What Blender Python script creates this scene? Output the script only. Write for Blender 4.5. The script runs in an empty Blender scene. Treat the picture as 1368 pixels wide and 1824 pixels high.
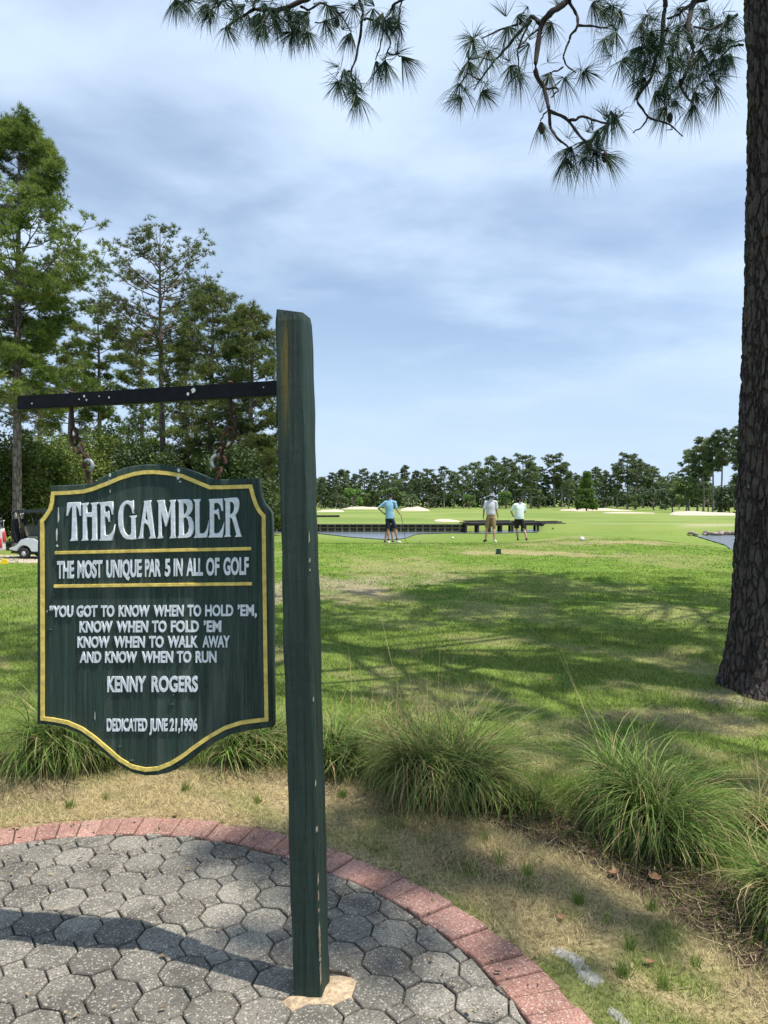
import bpy, bmesh, math, random
import numpy as np
from mathutils import Vector, Matrix, noise as mnoise

SC = bpy.context.scene
COL = SC.collection
RNG = np.random.default_rng(7)
random.seed(7)
R = math.radians

# ------------------------------------------------------------------ camera, sky, sun, exposure
F_PX, CX, CY = 1317.0, 684.0, 912.0          # photograph: 1368 x 1824
CAM_H = 1.6
PITCH = math.atan(24 / F_PX)
cam = bpy.data.cameras.new('camera')
cam_o = bpy.data.objects.new('camera', cam)
COL.objects.link(cam_o)
cam_o.location = (0, 0, CAM_H)
cam_o.rotation_euler = (math.pi / 2 - PITCH, 0, 0)
cam.sensor_fit = 'VERTICAL'
cam.sensor_height = 36.0
cam.lens = 36.0 * F_PX / 1824.0
cam.clip_start = 0.05
cam.clip_end = 5000
SC.camera = cam_o

SUN_EL, SUN_AZ = R(69), R(-24)               # azimuth measured from +X towards +Y
sun_dir = Vector((math.cos(SUN_AZ) * math.cos(SUN_EL), math.sin(SUN_AZ) * math.cos(SUN_EL), math.sin(SUN_EL)))
sl = bpy.data.lights.new('sun', 'SUN')
sl.energy = 5.0
sl.angle = R(0.53)
sl.color = (1.0, 0.95, 0.86)
so = bpy.data.objects.new('sun', sl)
COL.objects.link(so)
so.rotation_euler = (-sun_dir).to_track_quat('-Z', 'Y').to_euler()
so.location = (0, 0, 60)

W = bpy.data.worlds.new('World')
SC.world = W
W.use_nodes = True
wn, wl = W.node_tree.nodes, W.node_tree.links
wn.clear()
w_out = wn.new('ShaderNodeOutputWorld')
w_bg = wn.new('ShaderNodeBackground')
w_bg.inputs['Strength'].default_value = 0.112
sky = wn.new('ShaderNodeTexSky')
sky.sky_type = 'NISHITA'
sky.sun_disc = False
sky.sun_elevation = SUN_EL
sky.sun_rotation = math.pi / 2 - SUN_AZ
sky.air_density = 1.0
sky.dust_density = 0.3
sky.ozone_density = 1.0
tc = wn.new('ShaderNodeTexCoord')
sep = wn.new('ShaderNodeSeparateXYZ')
wl.new(tc.outputs['Generated'], sep.inputs[0])


def wmath(op, a, b=None, clamp=False):
    n = wn.new('ShaderNodeMath')
    n.operation = op
    n.use_clamp = clamp
    for i, v in enumerate((a, b)):
        if v is None:
            continue
        if isinstance(v, (int, float)):
            n.inputs[i].default_value = v
        else:
            wl.new(v, n.inputs[i])
    return n.outputs[0]


zc = wmath('ADD', wmath('MAXIMUM', sep.outputs['Z'], 0.0), 0.16)
cmb = wn.new('ShaderNodeCombineXYZ')
wl.new(wmath('DIVIDE', sep.outputs['X'], zc), cmb.inputs[0])
wl.new(wmath('DIVIDE', sep.outputs['Y'], zc), cmb.inputs[1])


def wnoise(scale, detail, rough, dist, off, stretch):
    m = wn.new('ShaderNodeMapping')
    m.inputs['Location'].default_value = off
    m.inputs['Scale'].default_value = stretch
    m.inputs['Rotation'].default_value = (0, 0, R(12))
    wl.new(cmb.outputs[0], m.inputs[0])
    n = wn.new('ShaderNodeTexNoise')
    n.inputs['Scale'].default_value = scale
    n.inputs['Detail'].default_value = detail
    n.inputs['Roughness'].default_value = rough
    n.inputs['Distortion'].default_value = dist
    wl.new(m.outputs[0], n.inputs['Vector'])
    return n.outputs['Fac']


def wramp(v, a, b):
    n = wn.new('ShaderNodeMapRange')
    n.interpolation_type = 'SMOOTHSTEP'
    n.inputs['From Min'].default_value = a
    n.inputs['From Max'].default_value = b
    wl.new(v, n.inputs['Value'])
    return n.outputs[0]


n1 = wnoise(0.95, 5, 0.50, 0.25, (3.3, 1.2, 0), (0.80, 1.0, 1))
n2 = wnoise(2.4, 6, 0.55, 0.3, (7.1, 4.0, 2), (0.8, 1.0, 1))
n3 = wnoise(0.45, 4, 0.5, 0.2, (1.7, 8.4, 5), (0.8, 1.0, 1))
dens = wmath('ADD', wmath('MULTIPLY', n1, 0.78), wmath('MULTIPLY', n2, 0.22))
cover = wramp(dens, 0.36, 0.60)
cover = wmath('ADD', wmath('MULTIPLY', cover, 0.66), 0.24)
tone = wramp(wmath('ADD', wmath('MULTIPLY', n3, 0.6), wmath('MULTIPLY', n2, 0.4)), 0.34, 0.66)
lowz = wramp(sep.outputs['Z'], 0.0, 0.30)
tone = wmath('MULTIPLY', tone, wmath('ADD', wmath('MULTIPLY', lowz, 0.75), 0.25))
cover = wmath('MAXIMUM', cover, wmath('SUBTRACT', 0.92, wmath('MULTIPLY', lowz, 0.92)))
ctone = wn.new('ShaderNodeMix')
ctone.data_type = 'RGBA'
ctone.inputs['A'].default_value = (3.95, 5.15, 7.1, 1)
ctone.inputs['B'].default_value = (5.3, 6.45, 8.0, 1)
wl.new(tone, ctone.inputs['Factor'])
cmix = wn.new('ShaderNodeMix')
cmix.data_type = 'RGBA'
wl.new(cover, cmix.inputs['Factor'])
wl.new(sky.outputs[0], cmix.inputs['A'])
wl.new(ctone.outputs['Result'], cmix.inputs['B'])
wl.new(cmix.outputs['Result'], w_bg.inputs['Color'])
wl.new(w_bg.outputs[0], w_out.inputs['Surface'])

SC.view_settings.view_transform = 'Standard'
SC.view_settings.look = 'None'
SC.view_settings.gamma = 1.0
SC.view_settings.exposure = 0.42
SC.view_settings.use_curve_mapping = False
SC.render.engine = 'CYCLES'
SC.cycles.max_bounces = 6
SC.cycles.transparent_max_bounces = 6

# ------------------------------------------------------------------ helpers
cp, sp = math.cos(PITCH), math.sin(PITCH)


def ray(x, y):
    a, b = (x - CX) / F_PX, -(y - CY) / F_PX
    return np.array([a, cp + b * sp, -sp + b * cp])


def at(x, y, Y):
    d = ray(x, y)
    return np.array([0, 0, CAM_H]) + d * (Y / d[1])


def gnd(x, y, z=0.0):
    d = ray(x, y)
    return np.array([0, 0, CAM_H]) + d * ((z - CAM_H) / d[2])


def sstep(a, b, x):
    t = np.clip((np.asarray(x, float) - a) / (b - a), 0, 1)
    return t * t * (3 - 2 * t)


def mesh_np(name, V, F, mat=None, smooth=False, attrs=None):
    V = np.ascontiguousarray(V, np.float32)
    F = np.ascontiguousarray(F, np.int32)
    k = F.shape[1]
    me = bpy.data.meshes.new(name)
    me.vertices.add(len(V))
    me.vertices.foreach_set('co', V.ravel())
    me.loops.add(F.size)
    me.loops.foreach_set('vertex_index', F.ravel())
    me.polygons.add(len(F))
    me.polygons.foreach_set('loop_start', np.arange(0, F.size, k, dtype=np.int32))
    me.polygons.foreach_set('loop_total', np.full(len(F), k, np.int32))
    if smooth:
        me.polygons.foreach_set('use_smooth', np.ones(len(F), bool))
    if attrs:
        for an, (dom, vals) in attrs.items():
            a = me.attributes.new(an, 'FLOAT', dom)
            a.data.foreach_set('value', np.ascontiguousarray(vals, np.float32))
    me.update(calc_edges=True)
    me.validate()
    if mat:
        me.materials.append(mat)
    return me


class MB:
    """collects polygons of any size for one mesh"""

    def __init__(self):
        self.V, self.F, self.n = [], [], 0

    def add(self, V, F):
        V = [tuple(map(float, v)) for v in V]
        self.V += V
        self.F += [tuple(int(i) + self.n for i in f) for f in F]
        self.n += len(V)

    def box(self, c, s, rot=None, taper=1.0):
        x, y, z = s[0] / 2, s[1] / 2, s[2] / 2
        P = [(-x, -y, -z), (x, -y, -z), (x, y, -z), (-x, y, -z), (-x * taper, -y * taper, z), (x * taper, -y * taper, z), (x * taper, y * taper, z), (-x * taper, y * taper, z)]
        M = rot if rot is not None else Matrix.Identity(3)
        P = [M @ Vector(p) + Vector(c) for p in P]
        self.add(P, [(3, 2, 1, 0), (4, 5, 6, 7), (0, 1, 5, 4), (1, 2, 6, 5), (2, 3, 7, 6), (3, 0, 4, 7)])

    def tube(self, pts, rad, n=8, caps=True):
        V, Fq = tube_np(pts, rad, n)
        self.add(V, Fq)
        m = len(pts)
        if caps:
            b = self.n - len(V)
            self.F.append(tuple(b + i for i in range(n))[::-1])
            self.F.append(tuple(b + (m - 1) * n + i for i in range(n)))

    def prism(self, poly, h, M=None):
        """poly: list of (x, y); extruded 0..h in z then transformed"""
        n = len(poly)
        P = [Vector((p[0], p[1], 0)) for p in poly] + [Vector((p[0], p[1], h)) for p in poly]
        if M is not None:
            P = [M @ p for p in P]
        self.add(P, [tuple(range(n))[::-1], tuple(range(n, 2 * n))] + [(i, (i + 1) % n, n + (i + 1) % n, n + i) for i in range(n)])

    def ball(self, c, r, seg=16, ring=10):
        rx, ry, rz = (r, r, r) if isinstance(r, (int, float)) else r
        V = [(c[0], c[1], c[2] - rz)]
        for j in range(1, ring):
            t = math.pi * j / ring
            for i in range(seg):
                a = 2 * math.pi * i / seg
                V.append((c[0] + rx * math.sin(t) * math.cos(a), c[1] + ry * math.sin(t) * math.sin(a), c[2] - rz * math.cos(t)))
        V.append((c[0], c[1], c[2] + rz))
        Fx = []
        for i in range(seg):
            k = (i + 1) % seg
            Fx.append((0, 1 + k, 1 + i))
            for j in range(ring - 2):
                a = 1 + j * seg
                Fx.append((a + i, a + k, a + seg + k, a + seg + i))
            a = 1 + (ring - 2) * seg
            Fx.append((a + i, a + k, len(V) - 1))
        self.add(V, Fx)

    def mesh(self, name, mat=None, smooth=False, bevel=0.0):
        me = bpy.data.meshes.new(name)
        me.from_pydata(self.V, [], self.F)
        if bevel:
            bm = bmesh.new()
            bm.from_mesh(me)
            bmesh.ops.bevel(bm, geom=[e for e in bm.edges if len(e.link_faces) == 2 and e.calc_face_angle(0) > 0.5], offset=bevel, segments=2, affect='EDGES')
            bm.to_mesh(me)
            bm.free()
        if smooth:
            me.polygons.foreach_set('use_smooth', np.ones(len(me.polygons), bool))
        if mat:
            me.materials.append(mat)
        me.update()
        return me

    def obj(self, name, mat=None, parent=None, smooth=False, bevel=0.0):
        return link(name, self.mesh(name, mat, smooth, bevel), parent)


def tube_np(pts, rad, n=8):
    P = np.asarray(pts, float)
    m = len(P)
    rad = np.broadcast_to(np.asarray(rad, float), (m,))
    T = np.gradient(P, axis=0) if m > 2 else np.repeat((P[1:] - P[:1]), m, 0)
    T /= np.linalg.norm(T, axis=1, keepdims=True) + 1e-9
    ref = np.array([0.0, 0, 1]) if abs(T[:, 2]).mean() < 0.8 else np.array([1.0, 0, 0])
    U = np.cross(T, ref)
    U /= np.linalg.norm(U, axis=1, keepdims=True) + 1e-9
    Vv = np.cross(T, U)
    a = np.arange(n) * 2 * np.pi / n
    V = P[:, None] + rad[:, None, None] * (np.cos(a)[None, :, None] * U[:, None] + np.sin(a)[None, :, None] * Vv[:, None])
    V = V.reshape(-1, 3)
    i = np.arange(m - 1)[:, None] * n
    j = np.arange(n)[None]
    k = (j + 1) % n
    Fq = np.stack([i + j, i + k, i + n + k, i + n + j], -1).reshape(-1, 4)
    return V, Fq


def loft(rings, n=20):
    """rings: (cx, cy, z, rx, ry)"""
    mb = MB()
    V = []
    for (cx, cy, z, rx, ry) in rings:
        V += [(cx + rx * math.cos(2 * math.pi * i / n), cy + ry * math.sin(2 * math.pi * i / n), z) for i in range(n)]
    Fx = []
    for k in range(len(rings) - 1):
        for i in range(n):
            j = (i + 1) % n
            Fx.append((k * n + i, k * n + j, (k + 1) * n + j, (k + 1) * n + i))
    Fx += [tuple(range(n))[::-1], tuple((len(rings) - 1) * n + i for i in range(n))]
    return V, Fx


def link(name, data, parent=None):
    o = bpy.data.objects.new(name, data)
    COL.objects.link(o)
    if parent:
        o.parent = parent
    return o


def thing(name, label, cat, loc=(0, 0, 0), rz=0.0, group=None):
    o = bpy.data.objects.new(name, None)
    o.empty_display_size = 0.2
    COL.objects.link(o)
    o.location = loc
    o.rotation_euler = (0, 0, rz)
    return tag(o, label, cat, group)


def tag(o, label, cat, group=None, kind=None):
    o['label'] = label
    o['category'] = cat
    if group:
        o['group'] = group
    if kind:
        o['kind'] = kind
    return o


def struct(o, label=None, cat=None, kind='structure'):
    o['kind'] = kind
    if label:
        o['label'] = label
    if cat:
        o['category'] = cat
    return o


def dup(root, loc, rz, scale=1.0, label=None, group=None):
    def rec(o, par):
        c = o.copy()
        COL.objects.link(c)
        c.parent = par
        for ch in o.children:
            rec(ch, c)
        return c
    r = rec(root, None)
    r.location = loc
    r.rotation_euler = (0, 0, rz)
    r.scale = (scale,) * 3 if isinstance(scale, (int, float)) else scale
    if label:
        r['label'] = label
    if group:
        r['group'] = group
    return r


# ------------------------------------------------------------------ materials
class NT:
    def __init__(self, name):
        self.m = bpy.data.materials.new(name)
        self.m.use_nodes = True
        self.t = self.m.node_tree
        self.n, self.l = self.t.nodes, self.t.links
        self.b = self.n['Principled BSDF']
        self._co = None

    def co(self, kind='Object'):
        if self._co is None:
            self._co = self.n.new('ShaderNodeTexCoord')
        return self._co.outputs[kind]

    def put(self, sock, v):
        if hasattr(v, 'is_linked') or isinstance(v, bpy.types.NodeSocket):
            self.l.new(v, sock)
        elif isinstance(v, (tuple, list)) and len(v) == 3 and sock.type == 'RGBA':
            sock.default_value = (*v, 1)
        else:
            sock.default_value = v

    def map(self, scale=(1, 1, 1), loc=(0, 0, 0), rot=(0, 0, 0), src=None):
        m = self.n.new('ShaderNodeMapping')
        m.inputs['Scale'].default_value = scale
        m.inputs['Location'].default_value = loc
        m.inputs['Rotation'].default_value = rot
        self.l.new(src or self.co(), m.inputs[0])
        return m.outputs[0]

    def noise(self, scale, detail=4, rough=0.5, dist=0.0, vec=None):
        x = self.n.new('ShaderNodeTexNoise')
        x.inputs['Scale'].default_value = scale
        x.inputs['Detail'].default_value = detail
        x.inputs['Roughness'].default_value = rough
        x.inputs['Distortion'].default_value = dist
        self.l.new(vec or self.co(), x.inputs['Vector'])
        return x.outputs['Fac']

    def vor(self, scale, vec=None, feature='F1', out='Distance'):
        x = self.n.new('ShaderNodeTexVoronoi')
        x.feature = feature
        x.inputs['Scale'].default_value = scale
        self.l.new(vec or self.co(), x.inputs['Vector'])
        return x.outputs[out]

    def ramp(self, v, a, b, lo=0.0, hi=1.0):
        x = self.n.new('ShaderNodeMapRange')
        x.interpolation_type = 'SMOOTHSTEP'
        for k, q in (('From Min', a), ('From Max', b), ('To Min', lo), ('To Max', hi)):
            x.inputs[k].default_value = q
        self.l.new(v, x.inputs['Value'])
        return x.outputs[0]

    def mix(self, f, a, b, blend='MIX'):
        x = self.n.new('ShaderNodeMix')
        x.data_type = 'RGBA'
        x.blend_type = blend
        self.put(x.inputs['Factor'], f)
        self.put(x.inputs['A'], a)
        self.put(x.inputs['B'], b)
        return x.outputs['Result']

    def math(self, op, a, b=0.0, clamp=False):
        x = self.n.new('ShaderNodeMath')
        x.operation = op
        x.use_clamp = clamp
        self.put(x.inputs[0], a)
        self.put(x.inputs[1], b)
        return x.outputs[0]

    def attr(self, name):
        x = self.n.new('ShaderNodeAttribute')
        x.attribute_name = name
        return x.outputs['Fac']

    def rand(self):
        x = self.n.new('ShaderNodeObjectInfo')
        return x.outputs['Random']

    def bump(self, h, strength=0.5, dist=0.01, prev=None):
        x = self.n.new('ShaderNodeBump')
        x.inputs['Strength'].default_value = strength
        x.inputs['Distance'].default_value = dist
        self.l.new(h, x.inputs['Height'])
        if prev:
            self.l.new(prev, x.inputs['Normal'])
        return x.outputs['Normal']

    def done(self, color, rough=0.8, normal=None, metal=0.0, spec=0.3, trans=0.0, tcol=None):
        self.put(self.b.inputs['Base Color'], color)
        self.put(self.b.inputs['Roughness'], rough)
        self.b.inputs['Metallic'].default_value = metal
        self.b.inputs['Specular IOR Level'].default_value = spec
        if normal:
            self.l.new(normal, self.b.inputs['Normal'])
        if trans:
            out = self.n['Material Output']
            tr = self.n.new('ShaderNodeBsdfTranslucent')
            self.put(tr.inputs['Color'], tcol or color)
            mx = self.n.new('ShaderNodeMixShader')
            mx.inputs[0].default_value = trans
            self.l.new(self.b.outputs[0], mx.inputs[1])
            self.l.new(tr.outputs[0], mx.inputs[2])
            self.l.new(mx.outputs[0], out.inputs['Surface'])
        return self.m


def plain(name, col, rough=0.6, var=0.12, scale=8.0, metal=0.0, spec=0.4, bump=0.0):
    t = NT(name)
    nz = t.noise(scale, 5, 0.6)
    c = t.mix(t.ramp(nz, 0.3, 0.7), tuple(v * (1 - var) for v in col), tuple(min(1, v * (1 + var)) for v in col))
    nb = t.bump(nz, bump, 0.005) if bump else None
    return t.done(c, rough, nb, metal, spec)


def m_foliage(name, dark, light, scale=0.6, trans=0.25, tint=None):
    t = NT(name)
    geo = t.n.new('ShaderNodeNewGeometry')
    nz = t.noise(scale, 3, 0.6, vec=geo.outputs['Position'])
    c = t.mix(t.ramp(nz, 0.32, 0.68), dark, light)
    isl = t.ramp(geo.outputs['Random Per Island'], 0.0, 1.0, 0.7, 1.35)
    c = t.mix(1.0, c, isl, 'MULTIPLY')
    ob = t.ramp(t.rand(), 0.0, 1.0, 0.8, 1.2)
    c = t.mix(1.0, c, ob, 'MULTIPLY')
    return t.done(c, 0.55, None, 0, 0.35, trans)


def m_grassblade(name, green, green2, straw):
    t = NT(name)
    d = t.attr('dry')
    geo = t.n.new('ShaderNodeNewGeometry')
    rp = geo.outputs['Random Per Island']
    g = t.mix(rp, green, green2)
    c = t.mix(d, g, straw)
    c = t.mix(1.0, c, t.ramp(rp, 0, 1, 0.7, 1.3), 'MULTIPLY')
    return t.done(c, 0.7, None, 0, 0.12, 0.35)


def m_ground():
    t = NT('ground_turf')
    co = t.co()
    big = t.noise(0.35, 5, 0.6)
    mid = t.noise(2.2, 6, 0.65)
    fine = t.noise(38, 5, 0.7)
    fibre = t.noise(9, 6, 0.75, 0.4, t.map((3, 9, 3)))
    g = t.mix(t.ramp(mid, 0.35, 0.68), (0.088, 0.160, 0.018), (0.165, 0.250, 0.036))
    g = t.mix(t.ramp(big, 0.45, 0.68, 0, 0.28), g, (0.250, 0.272, 0.070))
    g = t.mix(t.ramp(fibre, 0.48, 0.75, 0, 0.35), g, (0.240, 0.270, 0.075))
    g = t.mix(t.ramp(fine, 0.48, 0.3, 0, 0.6), g, (0.040, 0.065, 0.012))
    far = t.mix(t.ramp(t.noise(0.06, 3, 0.5), 0.35, 0.65), (0.140, 0.205, 0.046), (0.205, 0.258, 0.072))
    far = t.mix(t.ramp(t.noise(0.9, 5, 0.7), 0.4, 0.75, 0, 0.4), far, (0.215, 0.215, 0.085))
    g = t.mix(t.attr('far'), g, far)
    straw = t.mix(t.ramp(fine, 0.32, 0.66), (0.15, 0.105, 0.052), (0.52, 0.42, 0.24))
    straw = t.mix(t.ramp(mid, 0.5, 0.7, 0, 0.5), straw, (0.26, 0.22, 0.09))
    c = t.mix(t.attr('dry'), g, straw)
    dirt = t.mix(t.ramp(t.noise(14, 6, 0.7), 0.35, 0.65), (0.19, 0.150, 0.095), (0.38, 0.32, 0.225))
    c = t.mix(t.attr('dirt'), c, dirt)
    mul = t.mix(t.ramp(t.noise(45, 6, 0.75, 1.0), 0.38, 0.66), (0.022, 0.015, 0.010), (0.15, 0.105, 0.070))
    c = t.mix(t.attr('mulch'), c, mul)
    path = t.mix(t.ramp(t.noise(6, 5, 0.6), 0.3, 0.7), (0.40, 0.33, 0.26), (0.52, 0.45, 0.36))
    c = t.mix(t.attr('path'), c, path)
    nb = t.bump(fine, 0.7, 0.03)
    nb = t.bump(fibre, 0.4, 0.03, nb)
    return t.done(c, 0.95, nb, 0, 0.1)


def m_paver(name, lo, hi, stain):
    t = NT(name)
    tone = t.attr('tone')
    dirt_ = t.noise(1.6, 5, 0.6)
    co = t.co()
    c = t.mix(tone, lo, hi)
    blotch = t.noise(5.5, 6, 0.65)
    c = t.mix(t.ramp(blotch, 0.45, 0.68, 0, 0.75), c, stain)
    c = t.mix(t.ramp(dirt_, 0.42, 0.64, 0, 0.45), c, stain)
    agg = t.vor(210, None, 'F1', 'Color')
    sepc = t.n.new('ShaderNodeSeparateColor')
    t.l.new(agg, sepc.inputs[0])
    lightspk = t.ramp(sepc.outputs[0], 0.86, 0.90, 0, 0.40)
    c = t.mix(lightspk, c, tuple(min(0.75, v * 2.6) for v in hi))
    darkspk = t.ramp(sepc.outputs[1], 0.80, 0.88, 0, 0.65)
    c = t.mix(darkspk, c, tuple(v * 0.35 for v in lo))
    nf = t.noise(260, 3, 0.7)
    c = t.mix(t.ramp(nf, 0.3, 0.7, 0, 0.35), c, tuple(v * 0.5 for v in lo))
    chips = t.vor(26, None, 'F1', 'Distance')
    sel = t.noise(9, 2, 0.5)
    nb = t.bump(sepc.outputs[2], 0.35, 0.003)
    nb = t.bump(blotch, 0.4, 0.01, nb)
    return t.done(c, 0.9, nb, 0, 0.2)


def m_painted_wood(name, base, worn_lit, scale=1.0, vert='Z', yellow=False, wear_lit=0.45):
    """old green paint over vertical grain; vert = the local axis the grain runs along"""
    t = NT(name)
    st = {'Z': (1, 1, 0.035), 'Y': (1, 0.035, 1)}[vert]
    v = t.map(st)
    g1 = t.noise(55 * scale, 6, 0.65, 0.6, v)
    g2 = t.noise(160 * scale, 4, 0.6, 0.3, v)
    ridge = t.noise(18 * scale, 3, 0.6, 0.2, v)
    pebble = t.noise(240, 4, 0.6)
    c = t.mix(t.ramp(g1, 0.35, 0.7), tuple(q * 0.75 for q in base), tuple(q * 1.25 for q in base))
    streak = t.noise(14 * scale, 4, 0.6, 0.4, t.map({'Z': (1, 1, 0.10), 'Y': (1, 0.10, 1)}[vert]))
    c = t.mix(t.ramp(streak, 0.50, 0.74, 0, wear_lit), c, worn_lit)  # paint wear, with the board's sunlit ridges painted into the same streaks
    c = t.mix(t.ramp(t.noise(70 * scale, 5, 0.7, 0.5, v), 0.52, 0.72, 0, wear_lit * 0.8), c, worn_lit)
    c = t.mix(t.ramp(t.noise(30, 6, 0.7), 0.66, 0.76, 0, 0.6), c, tuple(q * 0.55 for q in base))
    if yellow:
        sx = t.n.new('ShaderNodeSeparateXYZ')
        t.l.new(t.co(), sx.inputs[0])
        px_ = t.math('SUBTRACT', 1.0, t.math('ABSOLUTE', t.math('MULTIPLY', t.math('ADD', sx.outputs[0], 0.068), 48.0)), True)
        mz = t.math('MULTIPLY', t.ramp(sx.outputs[2], 1.72, 2.0), t.ramp(sx.outputs[2], 2.20, 2.08))
        mk = t.math('MULTIPLY', t.math('MULTIPLY', px_, mz), t.ramp(streak, 0.25, 0.6))
        c = t.mix(mk, c, (0.16, 0.125, 0.022))
    nb = t.bump(g1, 1.0, 0.014)
    nb = t.bump(ridge, 1.0, 0.022, nb)
    nb = t.bump(g2, 0.8, 0.006, nb)
    nb = t.bump(pebble, 0.7, 0.004, nb)
    return t.done(c, 0.62, nb, 0, 0.35)


def m_bark(name, ridge, groove, scale=1.0):
    t = NT(name)
    v = t.map((1, 1, 0.32))
    vd = t.vor(11 * scale, v, 'DISTANCE_TO_EDGE')
    n = t.noise(16 * scale, 6, 0.7, 0.8, v)
    edge = t.ramp(t.math('ADD', vd, t.math('MULTIPLY', n, 0.12)), 0.05, 0.22)
    c = t.mix(edge, groove, ridge)
    c = t.mix(t.ramp(t.noise(7 * scale, 4, 0.6), 0.5, 0.72, 0, 0.6), c, tuple(q * 1.6 for q in ridge))
    c = t.mix(t.ramp(t.noise(4.3 * scale, 5, 0.65), 0.52, 0.66, 0, 0.5), c, (ridge[0] * 1.25, ridge[1] * 0.85, ridge[2] * 0.65))
    f = t.noise(60 * scale, 5, 0.7, 0.5, v)
    c = t.mix(t.ramp(f, 0.35, 0.65, 0, 0.45), c, groove)
    lich = t.ramp(t.noise(5.5 * scale, 4, 0.55), 0.70, 0.735)
    c = t.mix(lich, c, (0.30, 0.34, 0.31))
    nb = t.bump(edge, 0.9, 0.03)
    nb = t.bump(f, 0.6, 0.008, nb)
    return t.done(c, 0.95, nb, 0, 0.15)


M = {}
M['ground'] = m_ground()
M['paver'] = m_paver('paver_grey', (0.145, 0.134, 0.113), (0.290, 0.268, 0.224), (0.082, 0.076, 0.066))
M['brick'] = m_paver('paver_red', (0.31, 0.155, 0.120), (0.47, 0.275, 0.225), (0.20, 0.115, 0.095))
M['joint'] = plain('joint_sand', (0.085, 0.076, 0.062), 0.95, 0.4, 40)
M['sandpatch'] = plain('sandy_soil', (0.40, 0.30, 0.195), 0.95, 0.35, 60, bump=0.6)
M['concrete'] = plain('concrete', (0.31, 0.30, 0.27), 0.95, 0.35, 30, bump=0.6)
M['sand'] = plain('bunker_sand', (0.47, 0.40, 0.31), 0.95, 0.12, 1.2)
M['postpaint'] = m_painted_wood('green_post_paint', (0.022, 0.047, 0.036), (0.050, 0.085, 0.070), 1.0, 'Z', True, 0.14)
M['postend'] = plain('bare_wood', (0.30, 0.25, 0.17), 0.9, 0.3, 60)
M['board'] = m_painted_wood('green_board_paint', (0.022, 0.050, 0.040), (0.115, 0.145, 0.122), 1.0, 'Y', False, 0.60)
M['yellow'] = plain('yellow_paint', (0.66, 0.50, 0.125), 0.6, 0.22, 45, bump=0.35)
M['white'] = plain('white_letter_paint', (0.62, 0.66, 0.70), 0.6, 0.13, 60, bump=0.3)
M['blackmetal'] = plain('black_bar_paint', (0.005, 0.005, 0.006), 0.5, 0.5, 30, spec=0.15, bump=0.3)
M['dropping'] = plain('bird_dropping', (0.55, 0.56, 0.52), 0.9, 0.3, 60)
M['rust'] = plain('rusty_iron', (0.062, 0.026, 0.018), 0.85, 0.5, 90, bump=0.5)
M['rustdark'] = plain('dark_rust', (0.035, 0.016, 0.012), 0.85, 0.5, 90, bump=0.5)
M['galv'] = plain('galvanised', (0.24, 0.26, 0.26), 0.55, 0.3, 70, metal=0.3)
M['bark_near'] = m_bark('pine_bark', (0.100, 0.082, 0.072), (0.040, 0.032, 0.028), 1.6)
M['bark_mid'] = m_bark('pine_bark_pale', (0.25, 0.205, 0.175), (0.085, 0.068, 0.056), 0.6)  # paler bark tone than on the near trunk
M['bark_far'] = plain('far_bark', (0.21, 0.175, 0.15), 0.95, 0.3, 3)
M['twig'] = plain('twig_bark', (0.030, 0.022, 0.018), 0.95, 0.3, 30)
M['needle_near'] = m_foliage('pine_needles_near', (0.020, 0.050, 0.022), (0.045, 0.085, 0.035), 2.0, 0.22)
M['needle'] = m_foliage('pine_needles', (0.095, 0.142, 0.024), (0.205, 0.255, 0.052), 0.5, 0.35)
M['needle_b'] = m_foliage('pine_needles_olive', (0.098, 0.132, 0.032), (0.18, 0.212, 0.06), 0.5, 0.35)
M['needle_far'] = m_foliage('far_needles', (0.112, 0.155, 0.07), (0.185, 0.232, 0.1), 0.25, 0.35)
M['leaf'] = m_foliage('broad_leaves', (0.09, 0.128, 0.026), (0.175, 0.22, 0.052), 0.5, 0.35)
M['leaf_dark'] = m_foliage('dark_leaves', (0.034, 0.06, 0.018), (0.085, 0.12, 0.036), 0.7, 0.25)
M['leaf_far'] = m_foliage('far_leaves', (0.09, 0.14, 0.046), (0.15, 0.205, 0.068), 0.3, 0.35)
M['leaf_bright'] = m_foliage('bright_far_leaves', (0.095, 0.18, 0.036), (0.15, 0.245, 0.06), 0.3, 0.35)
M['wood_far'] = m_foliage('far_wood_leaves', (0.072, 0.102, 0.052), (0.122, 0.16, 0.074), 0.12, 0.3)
M['blade'] = m_grassblade('lawn_blades', (0.080, 0.170, 0.016), (0.175, 0.270, 0.040), (0.60, 0.49, 0.28))
M['tussock'] = m_grassblade('tussock_blades', (0.042, 0.118, 0.012), (0.170, 0.265, 0.062), (0.42, 0.31, 0.17))
M['leaf_litter'] = plain('dead_leaf', (0.24, 0.13, 0.07), 0.9, 0.4, 60)
M['timber'] = plain('weathered_timber', (0.15, 0.125, 0.10), 0.9, 0.35, 3)
M['timber_dark'] = plain('dark_timber', (0.035, 0.030, 0.027), 0.9, 0.3, 3)
M['rock'] = plain('shore_rock', (0.24, 0.20, 0.16), 0.9, 0.4, 3)
t = NT('pond_water')
nb = t.bump(t.noise(1.2, 4, 0.6, 0.3, t.map((0.5, 2.2, 1))), 0.35, 0.12)
M['water'] = t.done((0.13, 0.155, 0.175), 0.22, nb, 0, 0.5)

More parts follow.
